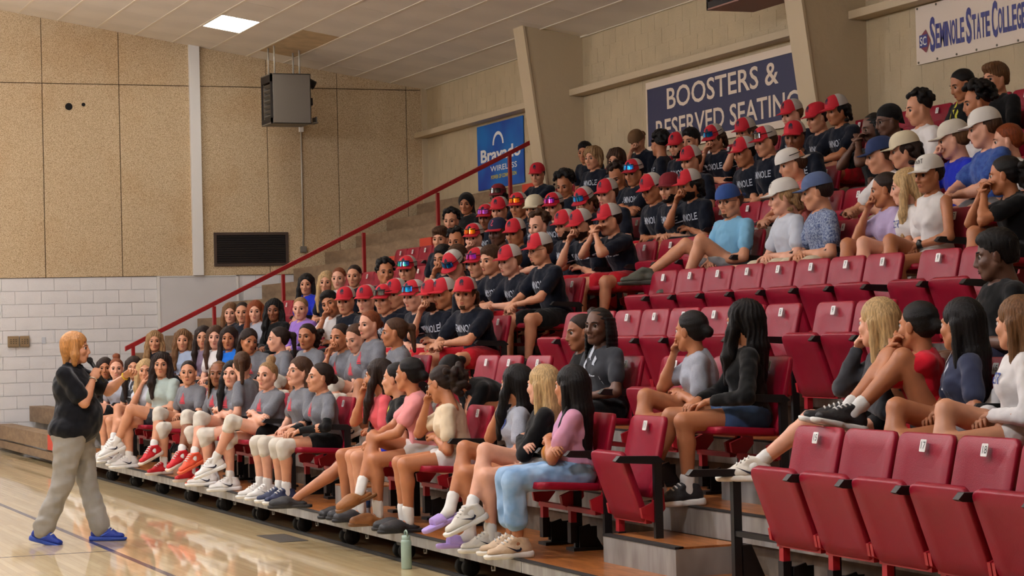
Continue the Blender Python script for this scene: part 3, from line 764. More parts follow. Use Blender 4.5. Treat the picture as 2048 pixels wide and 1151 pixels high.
        for q in range(22):
            t = PI*0.35+(2*PI-0.7*PI)*q/21; a_ = V3(-0.03+0.09*math.cos(t), 0.083*math.sin(t), 0.05)
            L = 0.3 if style == 'braids' else 0.16
            if style == 'dreads' : t2 = t
            m_ = a_+V3(0.012*math.cos(t), 0.016*math.sin(t), -0.1); e = m_+V3(0.01*math.cos(t)-0.01, 0.008*math.sin(t), -L+0.06*rr.random())
            F.cone(a_, m_, 0.011, 0.012, k=0.006); F.cone(m_, e, 0.012, 0.008, k=0.006)
        F.disp = lambda X, Y, Z: 0.002*np.sin(Z*230)
    elif style == 'undercap':
        F.ell((-0.03, 0, 0.02), (0.098, 0.081, 0.09)); face(-0.02, 0.12); ears(); F.plane((0, 0, -0.05), (0, 0, -1)); F.plane((0, 0, 0.05), (0, 0, 1)); F.disp = strands(40, 0.003)
    elif style == 'undercaplong':
        F.ell((-0.03, 0, 0.01), (0.104, 0.087, 0.095)); face(-0.02, 0.12); F.plane((0, 0, 0.05), (0, 0, 1))
        for q in range(46):
            t = PI*0.45+(2*PI-0.9*PI)*rr.random(); F.ell((-0.03+0.092*math.cos(t), 0.088*math.sin(t), rr.uniform(-0.1, 0.02)), [rr.uniform(0.016, 0.024)]*3, k=0.008)
    elif style == 'hood':
        F.ell((-0.025, 0, 0.03), (0.115, 0.098, 0.11)); F.cone((-0.05, 0, -0.04), (-0.06, 0, -0.16), 0.085, 0.1); F.sub((0.11, 0, -0.02), (0.09, 0.062, 0.085), k=0.015)
    elif style == 'durag':
        F.ell((-0.022, 0, 0.045), (0.104, 0.086, 0.09)); F.plane((0.05, 0, 0.035), (0.45, 0, -0.9)); F.cone((-0.1, 0, 0.0), (-0.12, 0.02, -0.14), 0.028, 0.014)
    return F
HAIR_ME = {}
def hair_mesh(style):
    if style not in HAIR_ME:
        V, Q = hair_field(style).mesh(0.008); HAIR_ME[style] = np_mesh('hair', V, Q, M_lash)
    return HAIR_ME[style]

# ------------------------------------------------------------------ caps and glasses
def dome_pt(u, v, g=0.0):   # u = angle round (0 = front), v = 0 rim .. 1 top
    a = v*PI/2; rz = 0.103+g
    return (-0.016+(0.113+g)*math.cos(u)*math.cos(a)**0.75, (0.092+g)*math.sin(u)*math.cos(a)**0.75, 0.036+rz*math.sin(a))
def dome_mesh(name, u0, u1, m, nu=14, nv=8, g=0.0):
    V = []; Q = []
    for b in range(nv+1):
        for a_ in range(nu+1):
            V.append(dome_pt(u0+(u1-u0)*a_/nu, b/nv*0.995, g))
    for b in range(nv):
        for a_ in range(nu): i = b*(nu+1)+a_; Q.append((i, i+1, i+nu+2, i+nu+1))
    return np_mesh(name, V, Q, m)
def brim_mesh(m, flat=False):
    V = []; Q = []; nu, nv = 14, 5
    for side in (0, 1):
        for b in range(nv+1):
            for a_ in range(nu+1):
                t = -1.05+2.1*a_/nu; p = dome_pt(t, 0.0, -0.004); e = b/nv
                ext = 0.072*math.cos(t*0.9)**0.7 if abs(t*0.9) < PI/2 else 0
                x = p[0]+ext*e; y = p[1]*(1+0.05*e); z = p[2]-0.006*e-(0.0 if flat else 0.9)*(y*y)*2.2*e-0.004*side+(0.004)
                V.append((x, y, z))
    st = (nv+1)*(nu+1)
    for side in (0, 1):
        for b in range(nv):
            for a_ in range(nu):
                i = side*st+b*(nu+1)+a_; q = (i, i+1, i+nu+2, i+nu+1); Q.append(q if side else q[::-1])
    for a_ in range(nu):
        i = nv*(nu+1)+a_; Q.append((i, i+1, i+1+st, i+st))
    return np_mesh('brim', V, Q, m)
M_capred = mat('cap_red', (196, 24, 44), 0.75, bump=(900, 0.1)); M_capmesh = mat('cap_mesh', (206, 202, 196), 0.9, bump=(700, 0.5))
M_capnavy = mat('cap_navy', (28, 30, 62), 0.8); M_logo = mat('cap_logo', (22, 24, 48), 0.7); M_logow = mat('cap_logo_edge', (214, 210, 208), 0.7)
ME_capfront = dome_mesh('crown_front', -1.25, 1.25, M_capred); ME_capback = dome_mesh('crown_back', 1.25, 2*PI-1.25, M_capmesh, 20)
ME_crown = dome_mesh('crown', 0, 2*PI, M_capred, 28); ME_brim = brim_mesh(M_capred)
def on_dome(me, uc, vc, su, sv, g):
    n = len(me.vertices); co = np.zeros(n*3); me.vertices.foreach_get('co', co); co = co.reshape(-1, 3)
    out = np.array([dome_pt(uc-p[0]*su, vc+p[1]*sv, g) for p in co]); me.vertices.foreach_set('co', out.ravel()); me.update(); return me
def helmet_logo():
    """crested-helmet profile, facing the wearer's right"""
    P = [(-.9, -.9), (-.75, -.2), (-.95, .1), (-.7, .55), (-.1, .95), (.45, .95), (.95, .55), (.95, .0), (.8, -.7), (.6, -1.0), (.55, -.4), (.35, -.1), (.3, -.5), (.1, -.95), (-.15, -.95), (-.05, -.35), (-.3, -.1), (-.45, -.3), (-.5, -.9)]
    def poly(s, m):
        mb = MB(); c = len(P); pts = [(x*s, y*s, 0) for x, y in P]
        mb.add(pts, [tuple(range(c))]); me = mb.mesh('emblem', m)
        import bmesh
        b = bmesh.new(); b.from_mesh(me); bmesh.ops.triangulate(b, faces=b.faces[:]); bmesh.ops.subdivide_edges(b, edges=b.edges[:], cuts=1); b.to_mesh(me); b.free(); return me
    a_ = on_dome(poly(1.0, M_logo), 0.0, 0.42, 0.24, 0.2, 0.0025); return a_
ME_logo = helmet_logo()
def halo():
    mb = MB(); n = 20
    mb.add([(math.cos(2*PI*k/n)*1.12, math.sin(2*PI*k/n)*1.15, 0) for k in range(n)]+[(0, 0, 0)], [(k, (k+1) % n, n) for k in range(n)])
    return on_dome(mb.mesh('emblem_edge', M_logow), 0.0, 0.42, 0.24, 0.2, 0.0012)
def cap_text(t, w=0.62, shear=0.2):
    me = text_mesh(t, 1.0, 1.0, 0, 0.01, shear); me.materials.clear(); me.materials.append(M_ink)
    import bmesh
    b = bmesh.new(); b.from_mesh(me); bmesh.ops.triangulate(b, faces=b.faces[:]); b.to_mesh(me); b.free()
    n = len(me.vertices); co = np.zeros(n*3); me.vertices.foreach_get('co', co); co = co.reshape(-1, 3); mx = np.abs(co).max(0); co[:, 0] /= mx[0]; co[:, 1] /= mx[0]; me.vertices.foreach_set('co', co.ravel())
    return on_dome(me, 0, 0.4, w, w*0.85, 0.002)
ME_capS = cap_text('S', 0.14, 0); ME_capT = cap_text('Titleist', 0.6, 0.25)
ME_capS.materials.clear(); ME_capS.materials.append(mat('cap_s', (206, 70, 92), 0.7))
def shades_on_cap(m):
    mb = MB(); n = 10
    for s in (-1, 1):
        pts = []
        for row, vv in ((0, 0.10), (1, 0.34)):
            for q in range(n+1): pts.append(dome_pt(s*(0.06+0.62*q/n), vv+(0.05*math.sin(PI*q/n) if row else -0.03*math.sin(PI*q/n)), 0.016-0.006*q/n))
        mb.add(pts, [(q, q+1, n+2+q, n+1+q) for q in range(n)], 0)
    o = [dome_pt(-0.75+1.5*q/16, 0.33, 0.017) for q in range(17)]; mb.tube(o, 0.004, 6, 1)
    for s in (-1, 1): mb.tube([dome_pt(s*(0.7+1.0*q/8), 0.24-0.02*q/8, 0.012) for q in range(9)], 0.0035, 5, 1)
    return mb.mesh('sunglasses', [m, M_black], True)
def lens_mat(n, c1, c2):
    m = mat(n, c1, 0.08, 0.85, noise=(18, 1), col2=c2); return m
SHADES = {'blue': shades_on_cap(lens_mat('lens_blue', (40, 120, 235), (30, 200, 255))), 'orange': shades_on_cap(lens_mat('lens_orange', (250, 150, 20), (255, 70, 30))),
          'purple': shades_on_cap(lens_mat('lens_purple', (120, 40, 190), (235, 60, 120))), 'multi': shades_on_cap(lens_mat('lens_multi', (60, 60, 230), (40, 220, 140))),
          'dark': shades_on_cap(lens_mat('lens_dark', (60, 60, 62), (110, 104, 96))), 'pink': shades_on_cap(lens_mat('lens_pink', (225, 90, 190), (150, 90, 230)))}
def glasses_mesh():
    mb = MB()
    for s in (-1, 1):
        pts = [(0.1-0.0045*abs(math.cos(t)), s*0.032+0.021*math.cos(t), -0.002+0.017*math.sin(t)) for t in np.linspace(0, 2*PI, 17)]
        mb.tube(pts, 0.0016, 5); mb.tube([(0.094, s*0.053, 0.004), (0.0, s*0.083, 0.005)], 0.0015, 5)
    mb.tube([(0.1, -0.011, 0.002), (0.106, 0, 0.005), (0.1, 0.011, 0.002)], 0.0016, 5); return mb.mesh('glasses', M_black)
ME_glasses = glasses_mesh()
def beanie_mesh():
    F = Field(0.02).ell((-0.018, 0, 0.055), (0.108, 0.09, 0.098)); F.plane((0.0, 0, 0.028), (0.12, 0, -1)); V, Q = F.mesh(0.007); return np_mesh('beanie', V, Q, M_black)
ME_beanie = beanie_mesh()

# ------------------------------------------------------------------ hands (x along the fingers, z = back of the hand, y = thumb side for the left hand)
def hand_field(curl):
    F = Field(0.008)
    F.cone((-0.03, 0, 0), (0.01, 0, 0), 0.021, 0.021, (0, 1, 0), 1.25); F.cone((0.01, -0.004, 0), (0.08, -0.002, 0.002), 0.0155, 0.0125, (0, 1, 0), 2.6, k=0.015)
    for q, (y, L, x0) in enumerate(((0.029, 0.066, 0.086), (0.0098, 0.073, 0.09), (-0.0095, 0.068, 0.087), (-0.028, 0.054, 0.078))):
        p = V3(x0-0.012, y, 0.002); a_ = 0.12+curl*0.35; seg = [L*0.45, L*0.32, L*0.26]; r = [0.0092, 0.0083, 0.0076, 0.0066]
        sp = (1.5-q)*0.03
        for s_ in range(3):
            e = p+seg[s_]*V3(math.cos(a_)*math.cos(sp), math.sin(sp), -math.sin(a_)); F.cone(p, e, r[s_], r[s_+1], k=0.004); p = e; a_ += curl*(0.75 if s_ == 0 else 0.6)
    p = V3(0.01, 0.026, -0.006); m = p+V3(0.032, 0.026-0.01*curl, -0.012); e = m+V3(0.03, 0.006-0.016*curl, -0.012*(1+curl)); F.cone(p, m, 0.0135, 0.0105, k=0.012); F.cone(m, e, 0.0105, 0.0078, k=0.005)
    return F
HANDS = {}
def hand_mesh(kind, fine):
    k = (kind, fine)
    if k not in HANDS: HANDS[k] = hand_field({'relax': 0.7, 'fist': 1.75, 'flat': 0.15}[kind]).mesh(0.0056 if fine else 0.008)
    return HANDS[k]
# ------------------------------------------------------------------ footwear (x = toes, origin under the ankle on the ground)
def shoe_me(kind, mu, ms):
    F = Field(0.03); S = Field(0.006)
    if kind in ('sneaker', 'high'):
        F.k = 0.016
        F.cone((-0.045, 0, 0.048), (0.08, 0, 0.044), 0.035, 0.033); F.cone((0.05, 0, 0.044), (0.158, 0.004, 0.034), 0.034, 0.024, (0, 1, 0), 1.3)
        F.cone((-0.036, 0, 0.06), (-0.018, 0, 0.118 if kind == 'sneaker' else 0.14), 0.036, 0.037)
        F.cone((0.012, 0, 0.104), (0.1, 0, 0.06), 0.026, 0.02, (0, 1, 0), 1.15)
        F.plane((0, 0, 0.026), (0, 0, -1)); F.plane((0, 0, 0.118 if kind == 'sneaker' else 0.14), (-0.22, 0, 1))
        S.cone((-0.052, 0, 0.016), (0.07, 0, 0.016), 0.042, 0.039); S.cone((0.07, 0, 0.016), (0.168, 0.004, 0.022), 0.039, 0.034, (0, 1, 0), 1.22)
        S.plane((0, 0, 0.0), (0, 0, -1)); S.plane((0.0, 0, 0.034), (0.05, 0, 1))
    elif kind == 'clog':
        F.cone((-0.03, 0, 0.03), (0.1, 0, 0.035), 0.036, 0.042); F.cone((0.08, 0, 0.038), (0.165, 0.006, 0.032), 0.042, 0.034, (0, 1, 0), 1.3); F.plane((0, 0, 0.0), (0, 0, -1)); F.sub((-0.02, 0, 0.085), (0.06, 0.034, 0.06))
        S.cone((-0.06, 0, 0.014), (0.1, 0, 0.014), 0.04, 0.042); S.cone((0.1, 0, 0.014), (0.175, 0.005, 0.016), 0.042, 0.034, (0, 1, 0), 1.25); S.plane((0, 0, 0.0), (0, 0, -1)); S.plane((0, 0, 0.024), (0, 0, 1))
    else:  # slide
        F.cone((0.07, 0, 0.03), (0.13, 0, 0.028), 0.046, 0.042, (0, 1, 0), 1.1); F.plane((0, 0, 0.02), (0, 0, -1)); F.plane((0.05, 0, 0), (-1, 0, 0.3)); F.plane((0.14, 0, 0), (1, 0, 0))
        S.cone((-0.06, 0, 0.014), (0.1, 0, 0.014), 0.04, 0.042); S.cone((0.1, 0, 0.014), (0.18, 0.005, 0.016), 0.042, 0.034, (0, 1, 0), 1.25); S.plane((0, 0, 0.0), (0, 0, -1)); S.plane((0, 0, 0.028), (0, 0, 1))
    V, Q = F.mesh(0.008); W, R = S.mesh(0.008)
    return np_mesh('shoe', V, Q, mu), np_mesh('sole', W, R, ms)
SHOES = {}
def laces_me():
    mb = MB()
    for k in range(4):
        x = 0.03+0.02*k; z = 0.123-0.0112*k
        mb.tube([(x, -0.024, z-0.009), (x+0.004, 0, z), (x, 0.024, z-0.009)], 0.0045, 5)
    return mb.mesh('laces', mat('lace', (224, 222, 218), 0.8), True)
ME_laces = laces_me()
def swoosh_me():
    P = [(0.0, 0.0), (0.012, -0.012), (0.03, -0.014), (0.1, 0.022), (0.034, -0.001), (0.016, 0.0), (0.008, 0.012)]
    mb = MB(); mb.add([(x, 0, z) for x, z in P], [(0, 1, 6), (1, 5, 6), (1, 2, 5), (2, 4, 5), (2, 3, 4)]); return mb.mesh('swoosh', M_logo)
ME_swoosh = swoosh_me()
# ------------------------------------------------------------------ people
SKIN = {'p': (226, 166, 138), 'l': (212, 150, 116), 't': (186, 120, 82), 'b': (142, 86, 56), 'd': (98, 64, 48)}
HAIRC = {'black': (20, 16, 17), 'dark': (44, 28, 22), 'brown': (82, 54, 36), 'lbrown': (124, 86, 54), 'auburn': (138, 74, 42), 'red': (150, 72, 34), 'blonde': (212, 176, 124), 'dblonde': (168, 130, 88), 'ginger': (168, 96, 52)}
def skin_mat(k):
    n = 'skin_'+k
    if n in MATS: return MATS[n]
    m = mat(n, SKIN[k], 0.5, noise=(14, 0.1), bump=(300, 0.05)); b = m.node_tree.nodes['Principled BSDF']
    return m
def hair_mat(k):
    c = HAIRC[k]; return mat('hair_'+k, c, 0.42, noise=(9, 0.45), bump=(40, 0.5), stretch=(14, 14, 1.6), spec=0.22)
def cloth(name, col, **kw): return mat('cloth_'+name, col, 0.88, bump=(11, 0.8), bdist=0.035, spec=0.2, sheen=0.12, **kw)
CL = {'navy': cloth('navy', (10, 16, 31)), 'grey': cloth('grey', (122, 124, 132), noise=(160, 0.2)), 'white': cloth('white', (226, 222, 220)), 'black': cloth('black', (12, 12, 14)),
      'mint': cloth('mint', (168, 182, 176)), 'blue': cloth('blue', (28, 110, 214)), 'royal': cloth('royal', (26, 44, 178)), 'lilac': cloth('lilac', (150, 112, 196)), 'lgrey': cloth('lgrey', (168, 172, 184), noise=(160, 0.12)),
      'pink': cloth('pink', (232, 150, 150)), 'coral': cloth('coral', (228, 96, 104)), 'cream': cloth('cream', (226, 206, 176)), 'lav': cloth('lav', (186, 138, 176), noise=(5, 0.2), col2=(216, 150, 170)), 'charcoal': cloth('charcoal', (58, 60, 66)),
      'red': cloth('red', (204, 22, 44)), 'slate': cloth('slate', (52, 58, 82)), 'sky': cloth('sky', (122, 178, 214)), 'pale': cloth('pale', (196, 202, 214)), 'coralcheck': cloth('coralcheck', (206, 110, 104), noise=(40, 0.4)),
      'dotted': cloth('dotted', (158, 170, 192), noise=(70, 0.5), col2=(70, 84, 124)), 'floral': cloth('floral', (44, 70, 140), noise=(26, 1), col2=(66, 96, 164)), 'purple': cloth('purple', (86, 56, 130)), 'lavtank': cloth('lavtank', (176, 160, 196)), 'mauve': cloth('mauve', (120, 104, 124)),
      'steel': cloth('steel', (158, 172, 196)), 'redshort': cloth('redshort', (190, 26, 40)), 'blackshort': cloth('blackshort', (11, 11, 13)), 'greyshort': cloth('greyshort', (150, 150, 152)), 'khaki': cloth('khaki', (206, 194, 168)), 'jeans': cloth('jeans', (124, 160, 200), noise=(10, 0.3), col2=(160, 190, 220)),
      'denim': cloth('denim', (66, 92, 132), noise=(10, 0.3)), 'whiteshort': cloth('whiteshort', (220, 214, 208)), 'greypants': cloth('greypants', (156, 152, 146), noise=(6, 0.12)), 'polo': cloth('polo', (12, 13, 20)), 'sock': cloth('sock', (230, 228, 224)), 'pad': cloth('pad', (222, 214, 200), noise=(8, 0.12))}
def shoe_pair(kind, cu, cs):
    k = (kind, cu, cs)
    if k not in SHOES:
        SHOES[k] = shoe_me(kind, mat('shoe_%d_%d_%d' % cu, cu, 0.6, bump=(60, 0.3)), mat('sole_%d_%d_%d' % cs, cs, 0.6))
    return SHOES[k]
M_print = mat('shirt_print', (190, 196, 208), 0.8); M_printred = mat('shirt_print_red', (214, 70, 84), 0.8); M_printblue = mat('shirt_print_blue', (56, 76, 150), 0.8)
M_lock = mat('pendant_metal', (206, 196, 170), 0.25, 0.9)
_txt = {}
def text_pts(t, bold=0.0):
    if t not in _txt:
        import bmesh
        me = text_mesh(t, 1.0, 1.0, 0, bold, 0, 2); b = bmesh.new(); b.from_mesh(me); bmesh.ops.triangulate(b, faces=b.faces[:])
        V = np.array([v.co[:] for v in b.verts]); F = np.array([[v.index for v in f.verts] for f in b.faces]); b.free(); bpy.data.meshes.remove(me)
        mn, mx = V.min(0), V.max(0); V = (V-(mn+mx)/2)/(mx[0]-mn[0]); _txt[t] = (V, F)
    return _txt[t]
def emblem_pts():
    if '#' not in _txt:   # flame-like team mark: three upright strokes over a short bar
        mb = MB()
        for x, h_, w in ((-.28, .5, .1), (-.05, 1.0, .13), (.22, .62, .11)):
            mb.add([(x-w, -.1, 0), (x+w, -.1, 0), (x+w*.5, h_*.55, 0), (x+w*.9, h_*.8, 0), (x, h_, 0), (x-w*.7, h_*.6, 0)], [(0, 1, 2), (0, 2, 5), (2, 3, 4), (2, 4, 5)])
        for y in (-.22, -.4): mb.add([(-.5, y, 0), (.5, y, 0), (.5, y+.12, 0), (-.5, y+.12, 0)], [(0, 1, 2), (0, 2, 3)])
        _txt['#'] = (np.array(mb.v), np.array(mb.f))
    return _txt['#']
def ik(a, b, l1, l2, pole):
    d = b-a; L = np.linalg.norm(d); L2 = min(L, (l1+l2)*0.999); u = d/max(L, 1e-6); b = a+u*L2
    x = (l1*l1-l2*l2+L2*L2)/(2*L2); h = math.sqrt(max(l1*l1-x*x, 0))
    p = np.asarray(pole, float); p = p-u*(p@u); p /= max(np.linalg.norm(p), 1e-6)
    return a+u*x+p*h, b
def frame(x, z):
    x = x/np.linalg.norm(x); z = np.asarray(z, float); z = z-x*(x@z); z /= max(np.linalg.norm(z), 1e-6); return np.stack([x, np.cross(z, x), z], 1)
def seated(s, lean, twist, tl, arms, legs, male, head_dir):
    J = {}; hz = SEAT_Z+0.085*s; P = V3(0, 0, hz); J['P'] = P
    d = V3(math.sin(lean), 0, math.cos(lean)); J['d'] = d; Rt = rot('z', twist)
    T = 0.46*s*tl
    J['waist'] = P+d*T*0.30; J['chest'] = P+d*T*0.66+V3(0.008, 0, 0); J['neck'] = P+d*T
    hd = V3(math.sin(lean*0.6), 0, math.cos(lean*0.6)); J['head'] = J['neck']+hd*0.155*s+V3(0.028*s, 0, 0)
    sw = (0.185 if male else 0.155)*s; J['sh'] = {}; J['el'] = {}; J['wr'] = {}; J['hz'] = {}; J['hk'] = {}
    for q in (1, -1): J['sh'][q] = P+d*T*0.9+Rt @ V3(0, q*sw, 0)
    l1, l2 = 0.285*s, 0.25*s; kz = SEAT_Z+0.15*s
    mouth = J['head']+head_dir*0.105*s+V3(0, 0, -0.085*s)
    A = {q: (V3(0.2*s, q*0.045, kz+0.03), V3(-0.3, q*1.0, -0.5), V3(0, q*0.3, 1), 'relax') for q in (1, -1)}
    ez = J['chest'][2]
    if arms == 'thighs': A = {q: (V3(0.27*s, q*0.13, kz+0.035), V3(-0.5, q, -0.3), V3(0, 0, 1), 'relax') for q in (1, -1)}
    if arms == 'knees': A = {q: (V3(0.42*s, q*0.03, kz+0.05), V3(-0.2, q*1.2, -0.6), V3(0.2, q*0.6, 1), 'fist') for q in (1, -1)}
    if arms == 'clasp': A = {q: (mouth+V3(0.05, q*0.022, -0.03), V3(0.3, q*0.8, -1), V3(0.5, q, 0.2), 'relax') for q in (1, -1)}
    if arms == 'fold': A = {q: (J['chest']+V3(0.15*s, -q*0.09, -0.075+0.02*q), V3(0.2, q, -0.6), V3(0.6, 0, 1), 'relax') for q in (1, -1)}
    if arms in ('chinL', 'chinR'):
        q = 1 if arms == 'chinL' else -1
        A[q] = (mouth+V3(0.015, q*0.025, -0.045), V3(0.35, q*0.35, -1), V3(0.3, q*1.0, 0.2), 'fist')
        A[-q] = (V3(0.17*s, q*0.03, kz+0.08), V3(-0.2, -q, -0.5), V3(0.3, 0, 1), 'relax')
    if arms in ('faceL', 'faceR'):
        q = 1 if arms == 'faceL' else -1
        A[q] = (mouth+V3(0.02, q*0.03, -0.06), V3(0.3, q*0.5, -1), V3(1, q*0.4, 0.1), 'flat')
    if arms == 'back':
        A[1] = (J['head']+V3(-0.06, 0.09, 0.0), V3(0.2, 1, 0.4), V3(-1, 0.4, 0.2), 'relax')
    for q in (1, -1):
        t, pole, hn, hk = A[q]; J['el'][q], J['wr'][q] = ik(J['sh'][q], np.asarray(t, float), l1, l2, pole); J['hz'][q] = hn; J['hk'][q] = hk
    J['hip'] = {}; J['kn'] = {}; J['an'] = {}; J['fy'] = {}; J['fp'] = {}
    t1, t2 = 0.425*s, 0.40*s
    base = {'flat': (0.40, 0.10, 0.085), 'wide': (0.38, 0.2, 0.085), 'back': (0.24, 0.11, 0.085), 'out': (0.62, 0.1, 0.085), 'up': (0.45, 0.07, 0.60)}
    for q in (1, -1):
        hip = P+V3(0, q*0.085*s, -0.01); kind = legs; a_, yaw, pit = None, q*0.15, 0.0
        if legs in ('crossL', 'crossR'):
            o = 1 if legs == 'crossL' else -1
            if q == o: J['hip'][q] = hip; J['kn'][q] = V3(0.41*s, -o*0.015, SEAT_Z+0.215*s); J['an'][q] = V3(0.54*s, -o*0.15, SEAT_Z-0.165*s); J['fy'][q] = -o*0.25; J['fp'][q] = 0.35; continue
            kind = 'flat'
        if legs == 'outfar' and q == -1: kind = 'x'; a_ = V3(0.66*s, -0.40, 0.30); yaw = -0.5
        elif legs == 'outaisle' and q == -1: kind = 'x'; a_ = V3(0.53*s, -0.30, 0.13); yaw = -0.35
        elif legs == 'uppolo': kind = 'x'; a_ = V3(0.60*s, -0.40, 0.52) if q == -1 else V3(0.45*s, -0.06, 0.40); yaw = -0.4
        elif legs in ('outfar', 'outaisle'): kind = 'flat'
        if legs == 'outL': kind = 'out1' if q == 1 else 'flat'
        if legs == 'outR': kind = 'out1' if q == -1 else 'flat'
        if kind == 'out1': a_ = V3(0.74*s, q*0.12, 0.16)
        if a_ is None: b_ = base[kind]; a_ = V3(b_[0]*s, q*b_[1], b_[2])
        if kind == 'wide': yaw = q*0.45
        J['hip'][q] = hip; J['kn'][q], J['an'][q] = ik(hip, a_, t1, t2, V3(0.3, q*(0.35 if kind == 'wide' else 0.06), 1)); J['fy'][q] = yaw; J['fp'][q] = -0.25 if kind == 'up' else 0.0
    return J
def body_field(J, s, b, male, inflate=0.0, part='all', sleeve=0.55, leg=0.45, shin=0.0, tail=0.0):
    """one skin over the joints; part selects what a garment covers"""
    F = Field(0.035); g = inflate; d = J['d']; m = 1.08 if male else 1.0; lean = math.atan2(d[0], d[2]); R = rot('y', lean) @ rot('z', J.get('twist', 0)); Rp = rot('y', lean*0.4)
    if part in ('all', 'shirt', 'shorts'):
        F.ell(J['P']+V3(-0.005, 0, 0.0), (V3(0.115*b, 0.158*b*(0.97 if male else 1.03), 0.105))*s+g, Rp)
    if part in ('all', 'shirt'):
        F.ell(J['waist'], (V3(0.094*b, 0.128*b*m, 0.125))*s+g, R); F.ell(J['chest'], (V3(0.102*(b*0.5+0.5)*m, 0.142*m*(b*0.5+0.5), 0.15))*s+g, R)
        F.cone(J['sh'][1]*0.9+J['sh'][-1]*0.1, J['sh'][-1]*0.9+J['sh'][1]*0.1, 0.044*s*m+g*0.5, 0.044*s*m+g*0.5, k=0.045)
        F.cone(J['neck']-d*0.06*s, J['neck']+d*0.02*s, 0.075*s*m+g*0.3, 0.052*s*m+g*0.3, k=0.05)
        if not male:
            f = R @ V3(1, 0, 0); l = R @ V3(0, 1, 0)
            for q in (1, -1): F.ell(J['chest']+f*0.062*s*(0.6+0.4*b)+l*q*0.06*s-d*0.015*s, np.full(3, 0.052*s*(0.7+0.3*b))+g, k=0.04)
    for q in (1, -1):
        u1, u2, f2 = 0.043*s*m*(0.6+0.4*b), 0.037*s*m*(0.6+0.4*b), 0.024*s*m
        sh, el, wr = J['sh'][q], J['el'][q], J['wr'][q]
        if part == 'all':
            F.cone(sh, el, u1, u2, k=0.03); mid = el+(wr-el)*0.3; F.cone(el, mid, u2, u2*1.0, k=0.02); F.cone(mid, wr, u2*1.0, f2, k=0.02)
        elif part == 'shirt' and sleeve > 0:
            if sleeve <= 1: F.cone(sh, sh+(el-sh)*sleeve, u1+g*0.55, u1+g*0.55+0.008, k=0.022)
            else:
                F.cone(sh, el, u1+g*0.6, u2+g*0.6+0.003, k=0.025); F.cone(el, el+(wr-el)*(sleeve-1), u2+g*0.6+0.003, f2+g*0.6+0.004, k=0.02)
        h1, h2, k1, c1, a1 = 0.08*s*b, 0.054*s, 0.05*s, 0.052*s*(0.7+0.3*b), 0.033*s
        hip, kn, an = J['hip'][q], J['kn'][q], J['an'][q]
        if part == 'all':
            F.cone(hip, kn, h1, h2, k=0.03); c = kn+(an-kn)*0.3+V3(-0.012, 0, 0); F.cone(kn, c, k1, c1, k=0.02); F.cone(c, an, c1, a1, k=0.02)
            fx = rot('z', J['fy'][q]) @ rot('y', J['fp'][q]) @ V3(1, 0, 0); F.cone(an+V3(0, 0, -0.02), an+fx*0.13*s+V3(0, 0, -0.055), 0.028*s, 0.019*s, k=0.02)
        elif part == 'shorts':
            if leg < 1: F.cone(hip, hip+(kn-hip)*leg, h1+g, h1*(1-leg)+h2*leg+g+0.012, k=0.03)
            else:
                F.cone(hip, kn, h1+g, h2+g+0.006, k=0.03)
                if shin: F.cone(kn, kn+(an-kn)*shin, k1+g+0.008, (a1+0.03)*1.0+g, k=0.02)
    if g > 0 and s > 0:
        ph = float(abs(J['head'][2])*97 % 6.28)
        F.disp = lambda X, Y, Z: 0.0032*np.sin(46*Z+14*Y+5*np.sin(13*Y+9*X+ph)+ph)*np.sin(17*X+11*Y-8*Z+ph)+0.002*np.sin(70*X-40*Z+20*Y+ph*2)
    if part == 'shirt':
        top = J['neck']+d*0.012*s; nn = V3(0.42, 0, 0.9); nn /= np.linalg.norm(nn)
        F.cut_neck = (top, nn); F.sub(J['neck']+d*0.05*s+V3(0.03, 0, 0), (0.085*s, 0.068*s, 0.062*s), k=0.006)
        F.plane(J['P']+V3(0, 0, -0.045-tail), (0, 0, -1))
    if part == 'shorts': F.plane(J['P']+V3(0, 0, 0.075 if not J.get('stand') else 0.09), (-0.25 if not J.get('stand') else 0, 0, 1))
    return F
def place_print(F, J, V, T, width, v_off, u_off, name, m, parent):
    d = J['d']; R = rot('z', J.get('twist', 0)); f = R @ V3(math.cos(math.atan2(d[0], d[2])), 0, -math.sin(math.atan2(d[0], d[2]))); l = R @ V3(0, 1, 0)
    u = d
    P = J['chest'][None, :]+f[None]*0.32+l[None]*(V[:, :1]*width+u_off)+u[None]*(V[:, 1:2]*width+v_off)
    t = np.zeros(len(P))
    for _ in range(16):
        D = F.at(P-f[None]*t[:, None]); t += np.clip(D-0.0035, -0.02, 0.2)*0.8
    t = np.clip(t, 0.05, 0.34); W = P-f[None]*t[:, None]
    return link(name, np_mesh(name, W, T, m), parent)
def sculpt(J, s, b, male, fine, sk, hs, Rh, extra=()):
    """the body: limbs and trunk, head and hands in one mesh"""
    V, Q = body_field(J, s, b, male).mesh(0.0195*s if fine else 0.033*s); Vs = [V]; Qs = [Q]; o = len(V)
    HV, HQ = head_mesh(male, fine); Vs.append(HV*hs @ Rh.T+J['head']); Qs.append(HQ+o); o += len(HV)
    for q in (1, -1):
        X, H = hand_mesh(J['hk'][q], fine); R = frame(J['wr'][q]-J['el'][q], J['hz'][q]); W = X*s*(1.04 if male else 0.96)
        if J['hk'][q] == 'fist' or True: R = R @ rot('y', J.get('wb', {}).get(q, 0.15))
        if q == -1: W = W*V3(1, -1, 1); H = H[:, ::-1]
        Vs.append(W @ R.T+J['wr'][q]+(R[:, 0]*0.012)); Qs.append(H+o); o += len(X)
    return np_mesh('person', np.concatenate(Vs), np.concatenate(Qs), sk)
def slot(o, m):
    o.material_slots[0].link = 'OBJECT'; o.material_slots[0].material = m; return o
